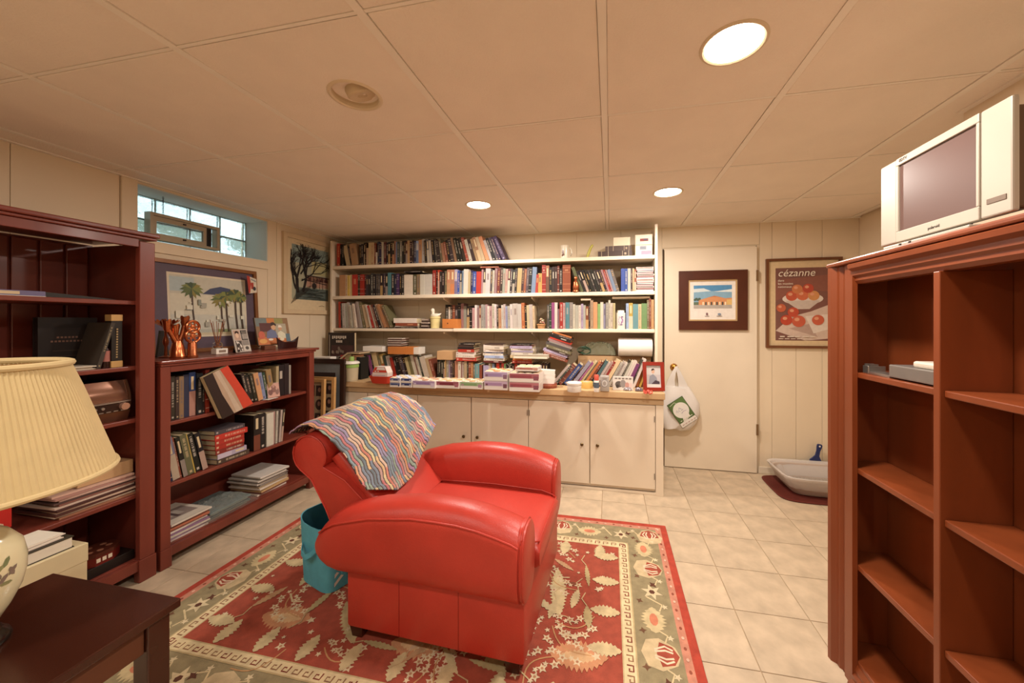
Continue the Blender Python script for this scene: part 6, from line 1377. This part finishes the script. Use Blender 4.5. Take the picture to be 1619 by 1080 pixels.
flat('printed_face', [('#cfc6bc', rect(-.073, .073, .002, .103)), ('#5a524e', ell(-.03, .045, .028, .024, 14)), ('#8c8480', ell(.0, .05, .022, .03, 12)), ('#b88a80', ell(.03, .04, .016, .022, 10)), ('#3c3634', ell(-.04, .03, .012, .014, 10)), ('#d8b8b0', ell(.055, .04, .012, .02, 10))]+[('#6a605a', rect(-.06+k*.026, -.042+k*.026, .085, .093)) for k in range(5)], pbx, M_SHR, off=.0004, step=.0002)
rf = thing('red_photo_frame', 'red framed photo of a person in pale clothes at the counter end', 'photo frame', cp(1017, 618.5)); rf.rotation_euler = (math.radians(-10), 0, math.radians(6)); rf.location.z += .002
fw_, fh_ = .155, .215
frame(rf, fw_, fh_, .026, .014, mat('glossy_red_frame', '#8c2a1c', .3))
flat('photo_print', [('#b9b0b0', rect(.024, fw_-.024, .024, fh_-.024)), ('#c6c0bc', rect(.026, fw_-.026, .12, fh_-.026)), ('#8c8c94', [(.04, .05), (.05, .11), (.075, .125), (.10, .10), (.11, .05)]), ('#caa48c', ell(.075, .143, .012, .015, 12)), ('#3a2c28', [(.062, .148), (.066, .163), (.08, .166), (.089, .152), (.08, .156)]), ('#4a4048', [(.06, .05), (.12, .04), (.12, .07), (.09, .08)]), ('#d8cec8', rect(.026, fw_-.026, .026, .05))], rf, M_GLOSS, off=.004, step=.0002)
MB().prism([(.002, fh_*.7), (.006, fh_*.7), (.10, .02), (.095, .018)], fw_*.45, fw_*.55, 'x').build('strut', M_BLACK, rf)
rw = thing('red_ribbon_bow', 'red ribbon bow lying at the foot of the red photo frame', 'bow', cp(1024, 623))
for k in range(5):
    a_ = 2*PI*k/5; MB().tube([(.016*math.cos(a_)+.016*math.cos(a_)*math.cos(t)-.010*math.sin(a_)*math.sin(t), .016*math.sin(a_)+.016*math.sin(a_)*math.cos(t)+.010*math.cos(a_)*math.sin(t), .014+.010*math.sin(t*2+k)) for t in [2*PI*q/12 for q in range(12)]], .004, 6, closed=True).build('loop', mat('coral_red_plastic'), rw, smooth=True)
for (px, py, c, lab) in ((992, 617.5, '#a8a0a4', 'small crumpled grey foil wrapper by the picture carton'), (1010, 618.5, '#8c7f86', 'small crumpled mauve wrapper before the red photo frame')):
    tag(crumple('b', 0, 0, 0, .028, .018, .02, 10, .006, seed=int(px)).build('foil_wrapper', mat('foil_'+c[1:], c, .3, .5), smooth=False, loc=cp(px, py)), lab, 'wrapper')

# ================================================================== FRAMES BESIDE THE COUNTER
fy1 = 2.775
ft = onY(545, 568, fy1)
df = thing('dark_leaning_frame', 'large dark brown framed print leaning on the counter front', 'picture', (ft.x-.50, fy1, .0), (math.radians(-1.0), 0, 0))
frame(df, .50, ft.z, .042, .022, mat('espresso_frame', '#33201a', .35)); flat('print', [('#8f9aa2', rect(.04, .46, .04, ft.z-.04)), ('#3a2a28', rect(.10, .40, .48, ft.z-.12)), ('#8a6a54', ell(.36, .74, .03, .05, 12)), ('#2c2422', rect(.10, .40, .12, .42)), ('#c9b8a8', rect(.30, .36, .2, .34)), ('#9aa6b0', rect(.10, .40, .43, .47))], df, off=.004, step=.0003)
MB().box(.03, .47, -.003, .0, .03, ft.z-.03).build('backing', mat('brown_card'), df)
for k, (pxr, pyt, Yk, dep, lab) in enumerate(((528, 597, 2.70, .03, 'light wood collage frame leaning before the dark frame'), (512, 600, 2.645, .03, 'light wood frame of oval portraits leaning in front'))):
    q = onY(pxr, pyt, Yk); t = thing('wood_collage_frame', lab, 'picture', (q.x-.36, Yk, 0), (math.radians(-2.0), 0, 0), 'light wood frames beside the low bookcase')
    frame(t, .36, q.z, .026, .024, mat('light_oak_frame', '#c79a62', .45, var=.12, scale=9))
    P_ = [('#cbb896', rect(.024, .336, .024, q.z-.024))]
    for j in range(6):
        zc = q.z-.10-j*.115
        for xk in (.30, .22, .12):
            if zc > .08: P_.append(('#4c3a34', ell(xk, zc, .034, .045, 16) if j % 2 else rect(xk-.034, xk+.034, zc-.045, zc+.045))); P_.append(('#b48a78', ell(xk, zc+.008, .015, .02, 10)))
    flat('print', P_, t, off=.004, step=.0003); MB().box(.02, .34, -.003, .0, .02, q.z-.02).build('backing', mat('brown_card'), t)

# ================================================================== RIGHT BOOKCASE: DEVICES
sX = RX+.035
yd = onX(1440, 590, sX).y
dv = thing('silver_device', 'grey metal device with a pale raised lid on the top shelf', 'device', (sX, 0, 1.0965))
y1_ = onX(1405, 590, sX).y; y0_ = 1.178
MB().bev(.0, .12, y0_, y1_, .004, .043, .003).build('case', mat('dark_silver_case', '#8c8680', .35, .6), dv)
MB().bev(.012, .105, y0_, y1_-.075, .0432, .062, .006).build('lid', mat('pale_silver_lid', '#d6cdbd', .35, .2), dv)
for y in (y0_+.02, y1_-.02): MB().box(.02, .1, y-.006, y+.006, 0, .004).build('foot', M_BLACK, dv)
br = thing('metal_bracket', 'small silver mounting bracket lying beside the grey device', 'bracket', (sX+.004, 0, 1.0965)); ya, yb_ = onX(1402, 590, sX).y-.002, onX(1362, 590, sX).y
q = MB(); q.bev(0, .05, y1_+.003, yb_-.03, .0, .008, .001); q.bev(0, .05, yb_-.03, yb_-.027, .0, .026, .001); q.build('channel', M_CHROME, br); MB().bev(.0, .035, yb_-.0265, yb_, 0, .026, .001).build('block', M_CHROME, br)
for y in (yb_-.024, yb_-.004): MB().box(.005, .03, y-.004, y+.004, .0262, .032).build('clip', M_CHROME, br)

# ================================================================== CARRIER BAG ON THE DOOR KNOB
M_BAG = mat('white_carrier_film', '#e6dfd8', .4, var=.02, trans=.1)
kx, kz = .548, .877; yk = YB-.085
cbg = thing('carrier_bag', 'white plastic carrier bag with a green printed panel hanging from the door knob', 'bag', (kx+.01, yk, kz-.5655)); cbg.scale = (1.22, 1.1, 1.22)
def bagring(z_, cxo, w_, d_, n=40, seed=0, amp=.006):
    rg = random.Random(seed); ph = rg.uniform(0, 6)
    return [(cxo+w_*sel(2*PI*i/n, 2.6)[0], d_*sel(2*PI*i/n, 2.4)[1]*(1+.12*math.sin(5*2*PI*i/n+ph)+.08*math.sin(9*2*PI*i/n+ph*2)), z_+amp*math.sin(3*2*PI*i/n+ph)) for i in range(n)]
rings = [bagring(.035, -.005, .05, .03, seed=1), bagring(.045, .0, .09, .05, seed=2), bagring(.08, .01, .118, .058, seed=3), bagring(.15, .02, .135, .058, seed=4), bagring(.22, .02, .132, .05, seed=5), bagring(.28, .012, .11, .042, seed=6), bagring(.33, .005, .08, .03, seed=7)]
MB().loft(rings).build('body', M_BAG, cbg, smooth=True)
for s in (-1, 1):
    hp = [(s*.045+.005, 0, .32), (s*.034, -.004, .38), (s*.018, -.004, .43), (0, -.004, .474), (-s*.004, .004, .476)]
    MB().loft([[(x-w2, y-.004, z_), (x+w2, y-.008, z_), (x+w2, y+.006, z_), (x-w2, y+.004, z_)] for (x, y, z_), w2 in zip(hp, (.035, .022, .014, .008, .006))]).build('handle', M_BAG, cbg, smooth=True)
gp = [(-.003, .0), (.098, .0), (.098, .16), (-.003, .16)]
gl = flat('printed_panel', [('#3f3a34', rect(-.002, .122, -.002, .182)), ('#ddd6cc', rect(0, .12, 0, .03)), ('#566b3f', rect(0, .12, .032, .18)), ('#5f7a48', rect(.02, .118, .12, .178)), ('#e0dcd4', ell(.06, .105, .054, .054, 28)), ('#8a8aa0', stroke([(.025, .105), (.032, .12), (.036, .1), (.044, .112), (.05, .1)], .003)), ('#8a8aa0', stroke([(.05, .115), (.058, .125), (.066, .112), (.06, .1), (.075, .105)], .003)), ('#a79ab4', stroke([(.05, .085), (.07, .092), (.09, .088)], .003)), ('#d6d6c4', stroke([(.01, .165), (.05, .172), (.06, .155)], .003))]+[('#cfd0bc', rect(.014+k*.02, .026+k*.02, .04, .045)) for k in range(5)]+[('#b4948c', rect(.01+k*.022, .024+k*.022, .012, .017)) for k in range(5)], cbg, M_SHR, loc=(.032, -.066, .06), rot=(math.radians(-4), math.radians(-34), math.radians(8)), off=.0, step=.0003)

# ================================================================== LITTER TRAY
lm = thing('litter_mat', 'dark red brown boot mat under the litter tray', 'mat', (1.62, 3.155, 0))
def rr(w_, d_, z_, n=40, e=6, cx=0, cy=0): return [(cx+w_*sel(2*PI*i/n, e)[0], cy+d_*sel(2*PI*i/n, e)[1], z_) for i in range(n)]
MB().loft([rr(.415, .235, .0002), rr(.42, .24, .008), rr(.41, .23, .012), rr(.40, .22, .008)]).build('mat', mat('dark_red_rubber', '#5c1d12', .7, var=.15, scale=60, bump=.3), lm, smooth=True)
lt = thing('litter_tray', 'grey plastic litter tray covered in a clear liner', 'litter tray', (1.64, 3.175, .0125))
MB().loft([rr(.31, .15, 0), rr(.315, .155, .004), rr(.375, .195, .115), rr(.39, .21, .122), rr(.385, .205, .128), rr(.36, .18, .118), rr(.305, .145, .012)]).build('pan', mat('pinkish_grey_plastic', '#b9a79a', .45), lt, smooth=True)
rg = random.Random(9)
def lin_(w_, d_, z_, amp): return [(x*(1+rg.uniform(-amp, amp)), y*(1+rg.uniform(-amp, amp)), z_+rg.uniform(-amp, amp)*.12) for x, y, _ in rr(w_, d_, z_, 60)]
MB().loft([lin_(.35, .182, .05, .02), lin_(.372, .2, .085, .012), lin_(.392, .213, .12, .008), lin_(.398, .218, .137, .012), lin_(.38, .2, .137, .01), lin_(.35, .172, .10, .015), lin_(.31, .15, .03, .02)], caps=False).build('liner', mat('clear_liner_film', '#efe8e2', .2, var=0, trans=.35, ior=1.05, alpha=.7), lt, smooth=True)
MB().loft([rr(.30, .14, .012), rr(.29, .13, .03)]).build('litter', mat('grey_clay_litter', '#a09488', .95, var=.3, scale=120, bump=.6, bscale=200), lt)
sc = thing('litter_scoop', 'dark blue plastic scoop standing in the back of the litter tray', 'scoop', (onY(1288, 730, 3.40).x, 3.408, .09), (math.radians(4), math.radians(10), 0))
M_SCP = mat('dark_blue_plastic', '#2b3566', .35)
q = MB(); q.loft([[(-w2, -.006, z_), (w2, -.006, z_), (w2, .006, z_), (-w2, .006, z_)] for z_, w2 in ((.02, .044), (.06, .042), (.075, .03), (.10, .014), (.14, .012), (.17, .017), (.19, .018), (.198, .010))]); q.build('handle', M_SCP, sc, smooth=True)
q = MB(); q.M = Matrix.Translation((0, -.0065, .182)) @ Matrix.Rotation(PI/2, 4, 'X'); q.lathe([(.001, 0), (.007, 0), (.007, .0006), (.001, .0006)], 16); q.build('hanging_hole', M_WHITE, sc)
MB().box(-.05, .05, -.03, .006, -.04, .022).build('blade', M_SCP, sc)
# ================================================================== BOOKS PAST THE FIRST THREE HUNDRED: one joined body of small spines
allb = [o for o in COL.objects if o.parent is None and o.get('category') == 'book' and o.type == 'MESH' and o.name.split('.')[0] == 'book']
nb_other = sum(1 for o in COL.objects if o.parent is None and o.get('category') == 'book')-len(allb)
bpy.context.view_layer.update()
def seen(o):
    bb = [o.matrix_world @ Vector(c) for c in o.bound_box]; ps = []
    for p in bb:
        q = p-O0; d = max(.1, -q.x*sY+q.y*cY); ps.append((F*(q.x*cY+q.y*sY)/d, F*q.z/d))
    w0 = max(p[0] for p in ps)-min(p[0] for p in ps); h0 = max(p[1] for p in ps)-min(p[1] for p in ps)
    a = w0*h0
    if o.get('group') == 'books on the counter' and o.location.z < CTZ+.05 and bx(803, 3.06)-.01 < o.location.x < bx(866, 3.12): a *= .05     # hidden behind the trays
    if o.location.z < CTZ+.05 and o.get('group') == 'books on the counter': a *= .75
    if o.get('group') in ('books in the low bookcase',): a *= 3
    return a
allb.sort(key=seen, reverse=True)
rest = allb[300-nb_other:]
vv, ff, cc = [], [], []
for o in rest:
    me = o.data; M_ = o.matrix_world; off = len(vv)
    vv += [tuple(M_ @ v.co) for v in me.vertices]; ff += [[i+off for i in p.vertices] for p in me.polygons]
    at = me.color_attributes['Col'].data; cc += [c for k in range(len(at)) for c in at[k].color]
me = bpy.data.meshes.new('thin_shelf_books'); me.from_pydata(vv, [], ff); me.materials.append(M_PRINT)
me.color_attributes.new('Col', 'FLOAT_COLOR', 'CORNER').data.foreach_set('color', cc); me.update()
for o in rest: bpy.data.objects.remove(o, do_unlink=True)
o = bpy.data.objects.new('thin_shelf_books', me); COL.objects.link(o); o['kind'] = 'stuff'
tag(o, 'thinnest book spines wedged among the rows of the wall shelves and counter', 'books')
